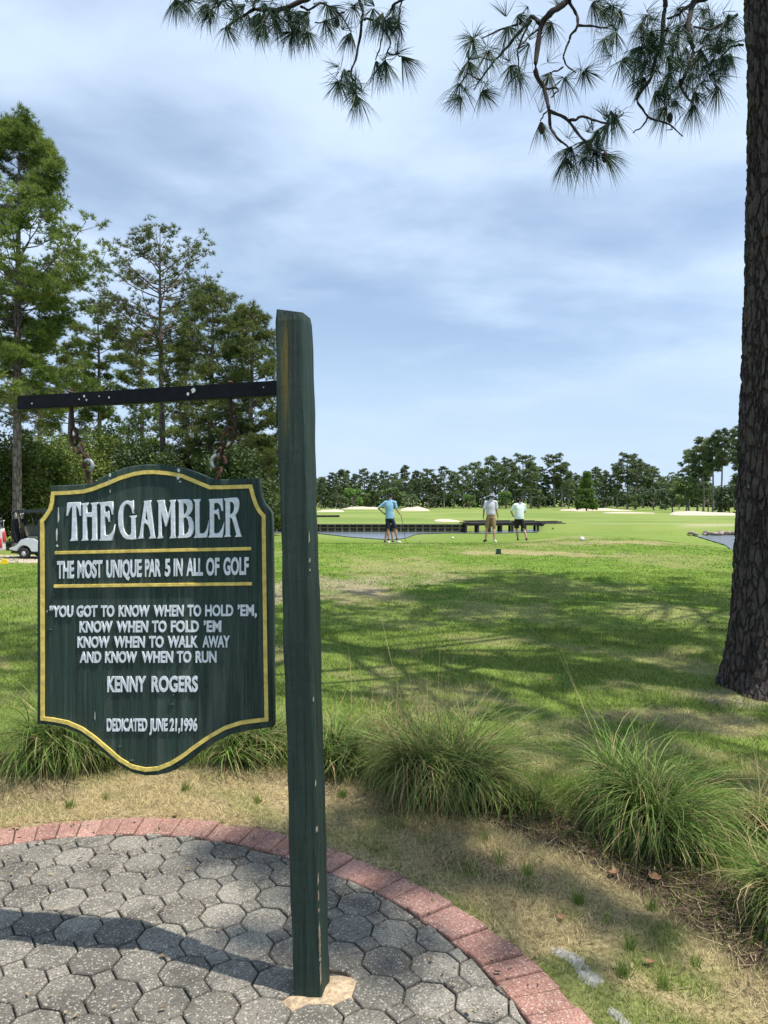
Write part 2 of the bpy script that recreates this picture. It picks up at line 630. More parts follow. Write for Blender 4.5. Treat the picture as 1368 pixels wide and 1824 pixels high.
# ------------------------------------------------------------------ terrain
WATER_Z = -1.55
POND_A = [(-60, 69.3), (-6.2, 67.5), (-2.6, 60.5), (0.4, 56.8), (1.6, 58.5), (3.0, 66.0), (6.0, 68.0), (9.6, 67.2), (14.5, 69.5), (19, 72.2), (15, 77), (10.4, 73.0), (7.3, 70.2), (-60, 70.6)]
POND_B = [(26.6, 63.4), (25.2, 58), (23.3, 50.5), (20.4, 42.8), (20.8, 36), (26, 30), (44, 27), (70, 40), (70, 66), (46, 66.5), (34, 64.8)]


def poly_sd(P, X, Y):
    """signed distance to polygon, negative inside"""
    P = np.asarray(P, float)
    d = np.full(X.shape, 1e9)
    ins = np.zeros(X.shape, bool)
    for i in range(len(P)):
        a, b = P[i], P[(i + 1) % len(P)]
        e = b - a
        wx, wy = X - a[0], Y - a[1]
        tt = np.clip((wx * e[0] + wy * e[1]) / (e @ e), 0, 1)
        d = np.minimum(d, (wx - e[0] * tt) ** 2 + (wy - e[1] * tt) ** 2)
        c = ((a[1] > Y) != (b[1] > Y)) & (X < (b[0] - a[0]) * (Y - a[1]) / (b[1] - a[1] + 1e-12) + a[0])
        ins ^= c
    d = np.sqrt(d)
    return np.where(ins, -d, d)


def lumps(X, Y, s):
    return (np.sin(X * 0.9 * s + 1.3 * np.sin(Y * 0.7 * s)) + np.sin(Y * 1.1 * s + 1.7 * np.sin(X * 0.6 * s + 2)) + np.sin((X + Y) * 0.53 * s + 4)) / 3


def terrain(X, Y):
    X, Y = np.asarray(X, float), np.asarray(Y, float)
    z = -1.05 * sstep(36, 86, Y)
    z = z - 0.72 * sstep(4.5, 13, -X) * sstep(7, 22, Y) * (1 - sstep(36, 70, Y))
    z = z - 0.30 * sstep(2.8, 9, X - 0.22 * Y) * sstep(7, 16, Y) * (1 - sstep(40, 60, Y))
    z = z + 0.035 * lumps(X, Y, 0.8) * sstep(6, 14, Y) + 0.25 * lumps(X, Y, 0.06) * sstep(80, 150, Y)
    z = z - 0.25 * sstep(120, 220, Y)
    dA = poly_sd(POND_A, X, Y)
    wA = np.where(Y > 69, 0.25, 31 - 8.0 * sstep(5.0, 11, X))
    k = np.clip(1 - dA / wA, 0, 1)
    zz = WATER_Z - 0.05
    zA = z + (zz - z) * k
    z = np.where(dA < 0, zz - 1.2 * sstep(0, 1.5, -dA), zA)
    dB = poly_sd(POND_B, X, Y)
    k = np.where(Y > 63, 1 - sstep(0, 1.6, dB), np.clip(1 - dB / 13.0, 0, 1) ** 1.15)
    zB = z + (zz - z) * np.clip(k, 0, 1)
    z = np.where(dB < 0, zz - 1.2 * sstep(0, 1.5, -dB), zB)
    return z


BC = np.array([-1.10, 1.90])                 # centre of the paved circle
R_IN, R_OUT = 1.585, 1.765


def brad(X, Y):
    """slightly uneven radius around the paved circle, 1.0 at the outer brick edge"""
    dx, dy = X - BC[0], Y - BC[1]
    r = np.hypot(dx, dy)
    a = np.arctan2(dy, dx)
    k = np.interp(a, [-3.2, -0.6, 0.15, 0.62, 1.05, 1.57, 2.0, 2.6, 3.2], [1.0, 1.0, 1.0, 0.955, 0.945, 1.0, 1.02, 1.0, 1.0])
    return r / k


DRY = [(940, 985, 2.2, 1.2, .75), (1100, 966, 2.6, 1.3, .7), (1060, 990, 1.6, .6, .65), (960, 966, 2.0, 2.2, .5), (1180, 1000, 1.2, 2.0, .3), (640, 1062, 1.0, 1.0, .6), (1040, 955, 3.0, 2.5, .45),
       (900, 1090, 1.0, 1.0, .35), (1180, 1090, 1.2, .9, .35), (760, 1225, .5, .3, .35), (1180, 1275, .45, .22, .65), (1060, 1330, .3, .16, .5), (1290, 1290, .5, .25, .65), (700, 1010, 1.5, 3., .4)]
DIRT = [(590, 1045, 1.3, 1.8, .75), (690, 1035, 1.2, 1.1, .5), (1310, 1240, .6, .3, .7), (800, 1030, .8, .8, .4), (500, 1050, 1.0, 1.5, .8)]


def zones(X, Y):
    X, Y = np.asarray(X, float), np.asarray(Y, float)
    r = brad(X, Y)
    nz = lumps(X, Y, 3.1) * 0.6 + lumps(X + 3, Y - 2, 7.3) * 0.4
    nf = lumps(X * 2.3 + 1, Y * 2.1, 9.0)
    ring = sstep(1.70, 1.76, r) * (1 - sstep(2.38, 2.62, r + 0.10 * nz))
    ang = np.arctan2(Y - BC[1], X - BC[0])
    right = sstep(1.15, 0.75, ang) if False else 1 - sstep(0.75, 1.15, ang)
    soil = ring * 0.55 * sstep(0.25, 0.8, lumps(X * 1.4 + 5, Y * 1.4, 4.1) + 0.5 * lumps(X, Y, 15.0))
    dry = ring * (0.97 - 0.06 * right - (0.28 + 0.30 * right) * sstep(0.10, 0.65, nz + 0.5 * nf))
    mul = sstep(2.36, 2.48, r + 0.07 * nz + 0.03 * nf) * (1 - sstep(2.78, 3.02, r + 0.1 * nz)) * (0.55 + 0.45 * right)
    mul = np.maximum(mul, soil)
    near = sstep(2.7, 3.0, r) * (1 - sstep(7, 12, Y))
    dry = np.maximum(dry, near * (0.10 + 0.38 * sstep(0.05, 0.6, nz + 0.3 * nf)))
    midd = sstep(7, 12, Y) * (1 - sstep(40, 60, Y))
    dry = np.maximum(dry, midd * 0.22 * sstep(0.0, 0.7, lumps(X, Y, 1.1) + 0.5 * lumps(X * 1.7, Y * .6, 2.9)))
    dirt = np.zeros_like(X)
    wob = 0.45 * lumps(X * 2.2, Y * 1.3, 2.2) + 0.3 * lumps(X * 5, Y * 2.3, 2.6)
    for L, which in ((DRY, 0), (DIRT, 1)):
        for (px, py, rx, ry, s) in L:
            c = gnd(px, py)
            e = np.hypot((X - c[0]) / rx, (Y - c[1]) / ry) + wob
            v = s * (1 - sstep(0.45, 1.25, e))
            if which:
                dirt = np.maximum(dirt, v)
            else:
                dry = np.maximum(dry, v)
    far = sstep(38, 75, Y)
    # tan cart path at the left, a pale far path at the right
    pl = np.abs((Y - 28.7) - 0.10 * (X + 14.5)) 
    path = (1 - sstep(1.9, 2.15, pl)) * (1 - sstep(-10.2, -8.5, X))
    yc = 66.5 + 0.05 * (X - 30) + 9 * sstep(20, 8, X) if False else 69.5 + 0.0 * X
    path = np.maximum(path, 0.55 * (1 - sstep(1.0, 1.7, np.abs(Y - 70.5 - 2.2 * (1 - sstep(18, 32, X))))) * sstep(17.5, 26, X) * (1 - sstep(80, 90, X)))
    c = gnd(600, 972)
    path = np.maximum(path, 0.4 * (1 - sstep(.4, 1.2, np.hypot((X + 5.0) / 3.8, (Y - 44) / 1.4))))
    return dry, dirt, mul, path, far


ys = np.concatenate([np.linspace(-40, 0.5, 12)[:-1], np.geomspace(1.5, 9.0, 190) - 1.0 + 0.0, np.geomspace(8.2, 95, 260), np.geomspace(97, 2500, 60)])
ss = np.linspace(-1, 1, 361)
ss = np.sign(ss) * (0.30 * np.abs(ss) + 0.70 * np.abs(ss) ** 2.2)
Yg, Sg = np.meshgrid(ys, ss, indexing='ij')
Xg = Sg * (7 + 1.25 * np.maximum(Yg, 0)) + 0.02 * Yg
Zg = terrain(Xg, Yg)
rr = brad(Xg, Yg)
Zg = Zg - 0.05 * (1 - sstep(1.70, 1.765, rr))            # excavated under the paving
dry, dirt, mul, path, far = zones(Xg, Yg)
nr, nc = Xg.shape
idx = np.arange(nr * nc).reshape(nr, nc)
Fg = np.stack([idx[:-1, :-1], idx[:-1, 1:], idx[1:, 1:], idx[1:, :-1]], -1).reshape(-1, 4)
me = mesh_np('ground', np.stack([Xg, Yg, Zg], -1).reshape(-1, 3), Fg, M['ground'], True,
             {'dry': ('POINT', dry.ravel()), 'dirt': ('POINT', dirt.ravel()), 'mulch': ('POINT', mul.ravel()), 'path': ('POINT', path.ravel()), 'far': ('POINT', far.ravel())})
struct(link('ground', me))


def gz(x, y):
    return float(terrain(np.array([x]), np.array([y]))[0])


# water sheets
for P in (POND_A, POND_B):
    mb = MB()
    c = np.mean(P, axis=0)
    mb.add([(p[0], p[1], WATER_Z) for p in P], [tuple(range(len(P)))])
    me = mb.mesh('water', M['water'])
    bm = bmesh.new()
    bm.from_mesh(me)
    bmesh.ops.triangulate(bm, faces=bm.faces[:])
    for f in bm.faces:
        if f.normal.z < 0:
            f.normal_flip()
    bm.to_mesh(me)
    bm.free()
    struct(link('water', me))


# ------------------------------------------------------------------ paving
def clip_circle(poly, c, rad, n=120):
    out = list(poly)
    for i in range(n):
        a = 2 * math.pi * i / n
        nx, ny = math.cos(a), math.sin(a)
        k = rad
        aa = math.atan2(ny, nx)
        res = []
        for j in range(len(out)):
            p, q = out[j], out[(j + 1) % len(out)]
            dp = (p[0] - c[0]) * nx + (p[1] - c[1]) * ny - k
            dq = (q[0] - c[0]) * nx + (q[1] - c[1]) * ny - k
            if dp <= 0:
                res.append(p)
            if (dp < 0) != (dq < 0):
                s = dp / (dp - dq)
                res.append((p[0] + (q[0] - p[0]) * s, p[1] + (q[1] - p[1]) * s))
        out = res
        if len(out) < 3:
            return []
    return out


def bk(a):
    return float(np.interp(a, [-3.2, -0.6, 0.15, 0.62, 1.05, 1.57, 2.0, 2.6, 3.2], [1.0, 1.0, 1.0, 0.955, 0.945, 1.0, 1.02, 1.0, 1.0]))


PV = {'V': [], 'F': [], 'T': []}


def paver(store, poly, top, depth=0.045, gap=0.0035, bev=0.006, tone=0.5, jit=0.002):
    """one chamfered block with its own height and slight tilt"""
    P = np.array(poly)
    A = 0.5 * abs(np.dot(P[:, 0], np.roll(P[:, 1], -1)) - np.dot(P[:, 1], np.roll(P[:, 0], -1)))
    if A < 2e-4:
        return
    c = P.mean(0)
    tilt = np.array([random.gauss(0, 0.012), random.gauss(0, 0.012)])
    h = random.gauss(0, jit)

    def ins(d):
        v = P - c
        L = np.linalg.norm(v, axis=1, keepdims=True)
        return c + v * np.maximum(0.1, (L - d) / L)
    rings = []
    for (d, z) in ((gap, -depth), (gap, -bev), (gap + bev * 0.5, -bev * 0.25), (gap + bev * 1.5, 0)):
        q = ins(d)
        zz = top + h + z + ((q - c) @ tilt if z > -depth else 0)
        rings.append(np.column_stack([q, np.broadcast_to(zz, len(q))]))
    n = len(P)
    base = sum(len(v) for v in store['V'])
    store['V'].append(np.vstack(rings))
    for k in range(3):
        for i in range(n):
            j = (i + 1) % n
            store['F'].append((base + k * n + i, base + k * n + j, base + (k + 1) * n + j, base + (k + 1) * n + i))
            store['T'].append(tone)
    store['F'].append(tuple(base + 3 * n + i for i in range(n)))
    store['T'].append(tone)


def flush(store, name, mat):
    me = bpy.data.meshes.new(name)
    me.from_pydata(np.vstack(store['V']).tolist(), [], store['F'])
    a = me.attributes.new('tone', 'FLOAT', 'FACE')
    a.data.foreach_set('value', np.array(store['T'], np.float32))
    me.materials.append(mat)
    return struct(link(name, me))


pitch = 0.1665
th = R(-9.8)
ax, ay = np.array([math.cos(th), math.sin(th)]), np.array([-math.sin(th), math.cos(th)])
O0 = gnd(252.6, 1617.2)[:2]
q = pitch * (math.sqrt(2) - 1) / 2
octo = [(-q, -pitch / 2), (q, -pitch / 2), (pitch / 2, -q), (pitch / 2, q), (q, pitch / 2), (-q, pitch / 2), (-pitch / 2, q), (-pitch / 2, -q)]
dq_ = pitch / 2 - q
diam = [(0, -dq_), (dq_, 0), (0, dq_), (-dq_, 0)]
foot = np.array([-0.235, 2.385])
for i in range(-14, 20):
    for j in range(-16, 14):
        for shape, ox, oy in ((octo, 0, 0), (diam, 0.5, 0.5)):
            c = O0 + ax * (i + ox) * pitch + ay * (j + oy) * pitch
            kk = bk(math.atan2(c[1] - BC[1], c[0] - BC[0]))
            if np.hypot(*(c - BC)) > (R_IN + 0.12) * kk:
                continue
            poly = [tuple(c + ax * p[0] + ay * p[1]) for p in shape]
            poly = clip_circle(poly, BC, R_IN * kk - 0.004)
            if not poly:
                continue
            if np.hypot(*(c - foot)) < 0.085 or (np.hypot(*(c - foot - np.array([0.05, -0.01]))) < 0.10 and len(shape) == 4):
                continue
            paver(PV, poly, 0.006, tone=min(1, max(0, random.gauss(0.5, 0.40))))
flush(PV, 'paving', M['paver'])
BR = {'V': [], 'F': [], 'T': []}
nb_ = 112
for i in range(nb_):
    a0, a1 = 2 * math.pi * i / nb_ - math.pi, 2 * math.pi * (i + 1) / nb_ - math.pi
    k0, k1 = bk(a0), bk(a1)
    ro = R_OUT + random.uniform(-0.006, 0.010)
    poly = [BC + R_IN * k0 * np.array([math.cos(a0), math.sin(a0)]), BC + ro * k0 * np.array([math.cos(a0), math.sin(a0)]),
            BC + ro * k1 * np.array([math.cos(a1), math.sin(a1)]), BC + R_IN * k1 * np.array([math.cos(a1), math.sin(a1)])]
    paver(BR, [tuple(p) for p in poly], 0.010, tone=min(1, max(0, random.gauss(0.5, 0.3))), gap=0.0038, bev=0.007, jit=0.004)
flush(BR, 'paving_border', M['brick'])
mb = MB()
n = 96
mb.add([(BC[0] + R_OUT * bk(2 * math.pi * i / n - math.pi) * math.cos(2 * math.pi * i / n - math.pi), BC[1] + R_OUT * bk(2 * math.pi * i / n - math.pi) * math.sin(2 * math.pi * i / n - math.pi), -0.012) for i in range(n)], [tuple(range(n))])
struct(mb.obj('paving_bed', M['joint']))


def blob_sheet(name, c, rx, ry, h, mat, rot=0.0, n=40, rings=6, seed=1, rag=0.18):
    rs = np.random.default_rng(seed)
    ph = rs.uniform(0, 6.28, 6)
    V, Fx = [], []
    for k in range(rings + 1):
        f = k / rings
        for i in range(n):
            a = 2 * math.pi * i / n
            w = 1 + rag * (math.sin(2 * a + ph[0]) * .5 + math.sin(3 * a + ph[1]) * .5 + math.sin(5 * a + ph[2]) * .4 + math.sin(9 * a + ph[3]) * .25)
            x, y = rx * f * w * math.cos(a), ry * f * w * math.sin(a)
            xr, yr = x * math.cos(rot) - y * math.sin(rot), x * math.sin(rot) + y * math.cos(rot)
            z = h * (1 - f ** 2) + 0.25 * h * math.sin(7 * x / rx + ph[4]) * math.sin(6 * y / ry + ph[5]) * (1 - f)
            V.append((c[0] + xr, c[1] + yr, c[2] + z))
    for k in range(rings):
        for i in range(n):
            j = (i + 1) % n
            Fx.append((k * n + i, (k + 1) * n + i, (k + 1) * n + j, k * n + j))
    mb = MB()
    mb.add(V, Fx)
    return mb.obj(name, mat, None, True)


struct(blob_sheet('sandy_ground', (foot[0] + 0.045, foot[1] - 0.015, -0.010), 0.135, 0.105, 0.026, M['sandpatch'], 0.2, seed=3, rag=.15, n=72, rings=14))
# crumbling concrete bedding outside the bricks
for k, (px, py, rx, ry, rot) in enumerate(((1018, 1708, .075, .036, -0.95), (1050, 1742, .05, .032, -1.0), (1104, 1814, .05, .02, -1.1))):
    c = gnd(px, py)
    struct(blob_sheet('concrete_bedding', (c[0], c[1], 0.0), rx, ry, 0.010, M['concrete'], rot, seed=20 + k, rag=.3))

# ------------------------------------------------------------------ sign post with its arm
YAW = R(-13)
pu = np.array([math.cos(YAW), math.sin(YAW)])            # along the front face, to the right
pn = np.array([-math.sin(YAW), math.cos(YAW)])           # away from the camera
PW = 0.096
post_c = np.array([-0.2925, 2.344]) + pu * PW / 2 + pn * PW / 2
LEAN = -0.0560 / 2.2
post = thing('sign_post', 'tall dark green square wooden post standing on the paving with a black side arm', 'post', (post_c[0], post_c[1], 0), YAW)
PH = 2.205
bm = bmesh.new()
nz_ = 60
prof = []
ch = 0.006
hw = PW / 2
for (x, y) in ((-hw + ch, -hw), (hw - ch, -hw), (hw, -hw + ch), (hw, hw - ch), (hw - ch, hw), (-hw + ch, hw), (-hw, hw - ch), (-hw, -hw + ch)):
    prof.append((x, y))
rings = []
for k in range(nz_ + 1):
    z = -0.25 + (PH + 0.25) * k / nz_
    top = max(0, (z - (PH - 0.02)) / 0.02)
    ring = []
    for i, (x, y) in enumerate(prof):
        s = 1 - 0.06 * top
        w = 0.0012 * math.sin(z * 9 + i) + 0.0008 * math.sin(z * 31 + 2 * i)
        zc_ = z - (0.018 if (k == nz_ and x > hw - 0.02) else 0) - (0.004 if (k == nz_ and x < -hw + 0.02) else 0)
        ring.append(bm.verts.new((x * s + w + LEAN * z / math.cos(YAW), y * s + w, zc_)))
    rings.append(ring)
for k in range(nz_):
    for i in range(8):
        j = (i + 1) % 8
        bm.faces.new((rings[k][i], rings[k][j], rings[k + 1][j], rings[k + 1][i]))
bm.faces.new(rings[-1])
bm.faces.new(rings[0][::-1])
me = bpy.data.meshes.new('post')
bm.to_mesh(me)
bm.free()
me.materials.append(M['postpaint'])
link('post', me, post)
# long drying cracks and bare flakes on the post
mb = MB()
for (xx, z0, z1, w, side) in ((-0.005, 1.92, 2.19, .0028, 0), (0.0, 1.70, 1.93, .0016, 0), (0.012, 0.5, 1.2, .0012, 0), (-0.02, 0.9, 1.35, .0012, 0), (0.01, 1.0, 2.1, .003, 1), (-0.015, .3, 1.4, .002, 1), (0.022, .2, .9, .0016, 1)):
    mb = MB()
    npt = 14
    for k in range(npt - 1):
        za, zb = z0 + (z1 - z0) * k / npt, z0 + (z1 - z0) * (k + 1) / npt
        wa = w * math.sin(math.pi * (k + .2) / npt) + 0.0004
        wb = w * math.sin(math.pi * (k + 1.2) / npt) + 0.0004
        oa, ob = 0.002 * math.sin(za * 22), 0.002 * math.sin(zb * 22)
        if side == 0:
            Q = [(xx + oa - wa / 2 + LEAN * za, -hw - 0.0032, za), (xx + oa + wa / 2 + LEAN * za, -hw - 0.0032, za), (xx + ob + wb / 2 + LEAN * zb, -hw - 0.0032, zb), (xx + ob - wb / 2 + LEAN * zb, -hw - 0.0032, zb)]
        else:
            Q = [(hw + 0.0034 + LEAN * za, xx + oa - wa / 2, za), (hw + 0.0034 + LEAN * za, xx + oa + wa / 2, za), (hw + 0.0034 + LEAN * zb, xx + ob + wb / 2, zb), (hw + 0.0034 + LEAN * zb, xx + ob - wb / 2, zb)]
        mb.add(Q, [(0, 1, 2, 3)])
    mb.obj('crack', M['timber_dark'], post)
mb = MB()
rs = random.Random(4)
for k in range(34):
    z = rs.choice((rs.uniform(0.02, 0.5), rs.uniform(0.02, 0.35), rs.uniform(0.5, 1.6)))
    L, w = rs.uniform(0.008, 0.05), rs.uniform(0.001, 0.0032)
    x = hw - ch / 2 + 0.0018 + LEAN * z
    mb.add([(x - w, -hw + ch / 2 - 0.0022 - w * .4, z), (x + w, -hw + ch / 2 - 0.0022 + w, z + L * .3), (x + w * .6, -hw + ch / 2 - 0.0022 + w * .5, z + L), (x - w * .7, -hw + ch / 2 - 0.0022 - w * .5, z + L * .7)], [(0, 1, 2, 3)])
mb.obj('bare_wood', M['postend'], post)['kind'] = 'stuff'

# the arm (its own small frame: direction slightly more turned than the post)
AR = R(16)
adir = np.array([-math.cos(AR), math.sin(AR), 0.0])
arm_z = 1.955
a_start = np.array([post_c[0], post_c[1], 0]) - np.array([pu[0], pu[1], 0]) * (hw + 0.003) + np.array([LEAN * arm_z, 0, arm_z])
arm_len = 1.015
arm_end = a_start + adir * arm_len + np.array([0, 0, -0.012])
inv = (Matrix.Translation(post.location) @ Matrix.Rotation(YAW, 4, 'Z')).inverted()


def bar_mesh(p0, p1, w, h, name, mat, parent, inv, bevel=0.002):
    d = Vector(p1 - p0)
    L = d.length
    x = d.normalized()
    y = Vector((0, 0, 1)).cross(x).normalized()
    z = x.cross(y)
    mb = MB()
    mb.box((L / 2, 0, 0), (L, w, h))
    Mx = Matrix((x, y, z)).transposed().to_4x4()
    Mx.translation = Vector(p0)
    o = mb.obj(name, mat, parent, False, bevel)
    o.data.transform(inv @ Mx)
    return o


bar_mesh(a_start, arm_end, 0.035, 0.0475, 'arm', M['blackmetal'], post, inv)
mb = MB()
mb.box((-hw - 0.0035 + LEAN * 1.93, 0.0, 1.925), (0.005, 0.075, 0.185))
mb.obj('bracket_plate', M['blackmetal'], post, False, 0.001)
mb = MB()
rs = random.Random(9)
for (t_, zz, r_) in ((0.30, 0.006, .013), (0.32, -0.004, .007), (0.935, -0.006, .005), (0.72, 0.010, .006), (0.71, -0.004, .005), (0.66, 0.006, .004), (0.62, 0.0, .005), (0.74, 0.0, .004), (.05, .004, .003)):
    p = a_start + (arm_end - a_start) * t_ + np.array([0, 0, zz]) - np.array([math.sin(AR), math.cos(AR), 0]) * 0.0187
    pl = inv @ Vector(p)
    n = 9
    poly = [(pl.x + r_ * rs.uniform(.4, 1) * math.cos(2 * math.pi * i / n), pl.y, pl.z + r_ * rs.uniform(.4, 1.1) * math.sin(2 * math.pi * i / n)) for i in range(n)]
    mb = MB()
    mb.add(poly, [tuple(range(n))])
    mb.obj('bird_dropping', M['dropping'], post)

# ------------------------------------------------------------------ hanging board
BYAW, BLEAN = R(-5.0), R(1.0)
bu = np.array([math.cos(BYAW), math.sin(BYAW), 0.0])
bnn = np.array([math.sin(BYAW), -math.cos(BYAW), 0.0])
bv = np.array([0, 0, 1.0]) * math.cos(BLEAN) - bnn * math.sin(BLEAN)
bnv = np.cross(bu, bv)                                  # towards the camera
B0 = at(279, 1100, 2.50)


def bl(x, y, off=0.0):
    """photograph point -> coordinates on the board's face"""
    d = ray(x, y)
    o = np.array([0, 0, CAM_H])
    P0 = B0 + bnv * off
    s = np.dot(P0 - o, bnv) / np.dot(d, bnv)
    P = o + d * s - B0
    return float(P @ bu), float(P @ bv)


MBOARD = Matrix(((bu[0], bv[0], bnv[0], B0[0]), (bu[1], bv[1], bnv[1], B0[1]), (bu[2], bv[2], bnv[2], B0[2]), (0, 0, 0, 1)))
sign = thing('hanging_sign', 'dark green carved sign board with yellow border and white lettering hanging from the black arm', 'sign')
sign.matrix_world = MBOARD


def curve_mesh(polys, name, extrude, bevel=0.0, bres=1):
    cu = bpy.data.curves.new(name, 'CURVE')
    cu.dimensions = '2D'
    cu.fill_mode = 'BOTH'
    cu.extrude = extrude
    cu.bevel_depth = bevel
    cu.bevel_resolution = bres
    if bevel:
        cu.offset = -bevel * 0.7
    for p in polys:
        s = cu.splines.new('POLY')
        s.points.add(len(p) - 1)
        for i, (x, y) in enumerate(p):
            s.points[i].co = (x, y, 0, 1)
        s.use_cyclic_u = True
    o = bpy.data.objects.new(name, cu)
    COL.objects.link(o)
    dg = bpy.context.evaluated_depsgraph_get()
    me = bpy.data.meshes.new_from_object(o.evaluated_get(dg), depsgraph=dg)
    bpy.data.objects.remove(o)
    bpy.data.curves.remove(cu)
    return me


OUT = [(90, 866), (128, 864), (163, 862), (179, 852), (200, 841.7), (220.8, 833.7), (240, 829.5), (262, 827.5), (285, 828), (303.6, 830), (325.5, 834.3), (345.7, 841), (364, 848.6), (379.3, 854.8), (410, 854), (458, 853),
       (459.5, 867), (462, 883), (468, 897), (478, 909), (481, 914), (482, 940), (483, 1038), (484, 1184), (485, 1294.5),
       (463, 1297.8), (438, 1301), (413, 1307.4), (388, 1318.7), (362.3, 1334.7), (336.6, 1355.6), (314, 1370), (298, 1376.6), (280, 1380.5), (259.4, 1381.4), (237, 1376.6), (211, 1362), (188.7, 1342.8), (166, 1323.5), (143.6, 1307.4), (118, 1296), (92, 1291.3), (66.4, 1289),
       (66.4, 1178), (66.4, 1029), (67.2, 948), (68, 927.7), (71.3, 923), (79.3, 915), (85.7, 905), (89, 890.8), (90.5, 878)]
TH = 0.042
me = curve_mesh([[bl(*p) for p in OUT]], 'board', TH / 2, 0.004, 1)
me.transform(Matrix.Translation((0, 0, -TH / 2 - 0.004)))
me.materials.append(M['board'])
link('board', me, sign)

CL = [(95.5, 879), (125, 877.5), (150, 875.5), (165, 871.5), (193, 861), (215, 851.5), (240, 844.3), (256, 841.5), (275, 841), (300, 843), (325.5, 848), (350.7, 858.5), (374.2, 868.3), (400, 868), (447, 866.5),
      (451.6, 884), (456.6, 899), (463, 911), (470.4, 919), (470.6, 955), (471.8, 1055), (473.6, 1184), (475.3, 1281),
      (459, 1282.7), (430, 1286.5), (401, 1296), (375, 1310.6), (349.5, 1328.3), (323.7, 1347.6), (304.5, 1359.4), (282, 1368.5), (259.4, 1370.3), (237, 1365.3), (214.4, 1352.4), (191.9, 1333), (169.4, 1313.8), (146.8, 1297.7), (121, 1286.5), (95.4, 1281.5), (76.7, 1279.4),
      (76.8, 1184), (76.4, 1050), (76, 956.7), (76, 928), (84, 918), (90.6, 906.8), (93.5, 895.6)]


def ribbon(pts, w, closed=True):
    P = np.array(pts)
    n = len(P)
    A, B = [], []
    for i in range(n):
        a = P[i] - P[i - 1] if (closed or i > 0) else P[i + 1] - P[i]
        b = P[(i + 1) % n] - P[i] if (closed or i < n - 1) else a
        a, b = a / np.linalg.norm(a), b / np.linalg.norm(b)
        na, nb2 = np.array([-a[1], a[0]]), np.array([-b[1], b[0]])
        m = na + nb2
        m = m / np.linalg.norm(m)
        k = w / 2 / max(0.45, m @ na)
        A.append(P[i] + m * k)
        B.append(P[i] - m * k)
    return A, B


pts = [bl(*p) for p in CL]
A, B = ribbon(pts, 0.0128)
n = len(pts)
mb = MB()
V = []
for (p, z, s) in [(A, -0.002, 1), (A, 0.006, 1), (B, 0.006, 1), (B, -0.002, 1)]:
    V += [(p[i][0], p[i][1], z) for i in range(n)]
Fx = []
for k in range(3):
    for i in range(n):
        j = (i + 1) % n
        Fx.append((k * n + i, k * n + j, (k + 1) * n + j, (k + 1) * n + i))
mb.add(V, Fx)
o = mb.obj('border_trim', M['yellow'], sign, False, 0.0)
for (l, r_, w) in (((98.6, 984.7), (448.2, 977), 0.0112), ((96.7, 1044.2), (449.6, 1039.5), 0.0112)):
    a, b = np.array(bl(*l)), np.array(bl(*r_))
    d = b - a
    L = np.linalg.norm(d)
    mb = MB()
    ang = math.atan2(d[1], d[0])
    mb.box(((a[0] + b[0]) / 2, (a[1] + b[1]) / 2, 0.002), (L, w, 0.008), Matrix.Rotation(ang, 3, 'Z'))
    mb.obj('rule', M['yellow'], sign, False, 0.0015)

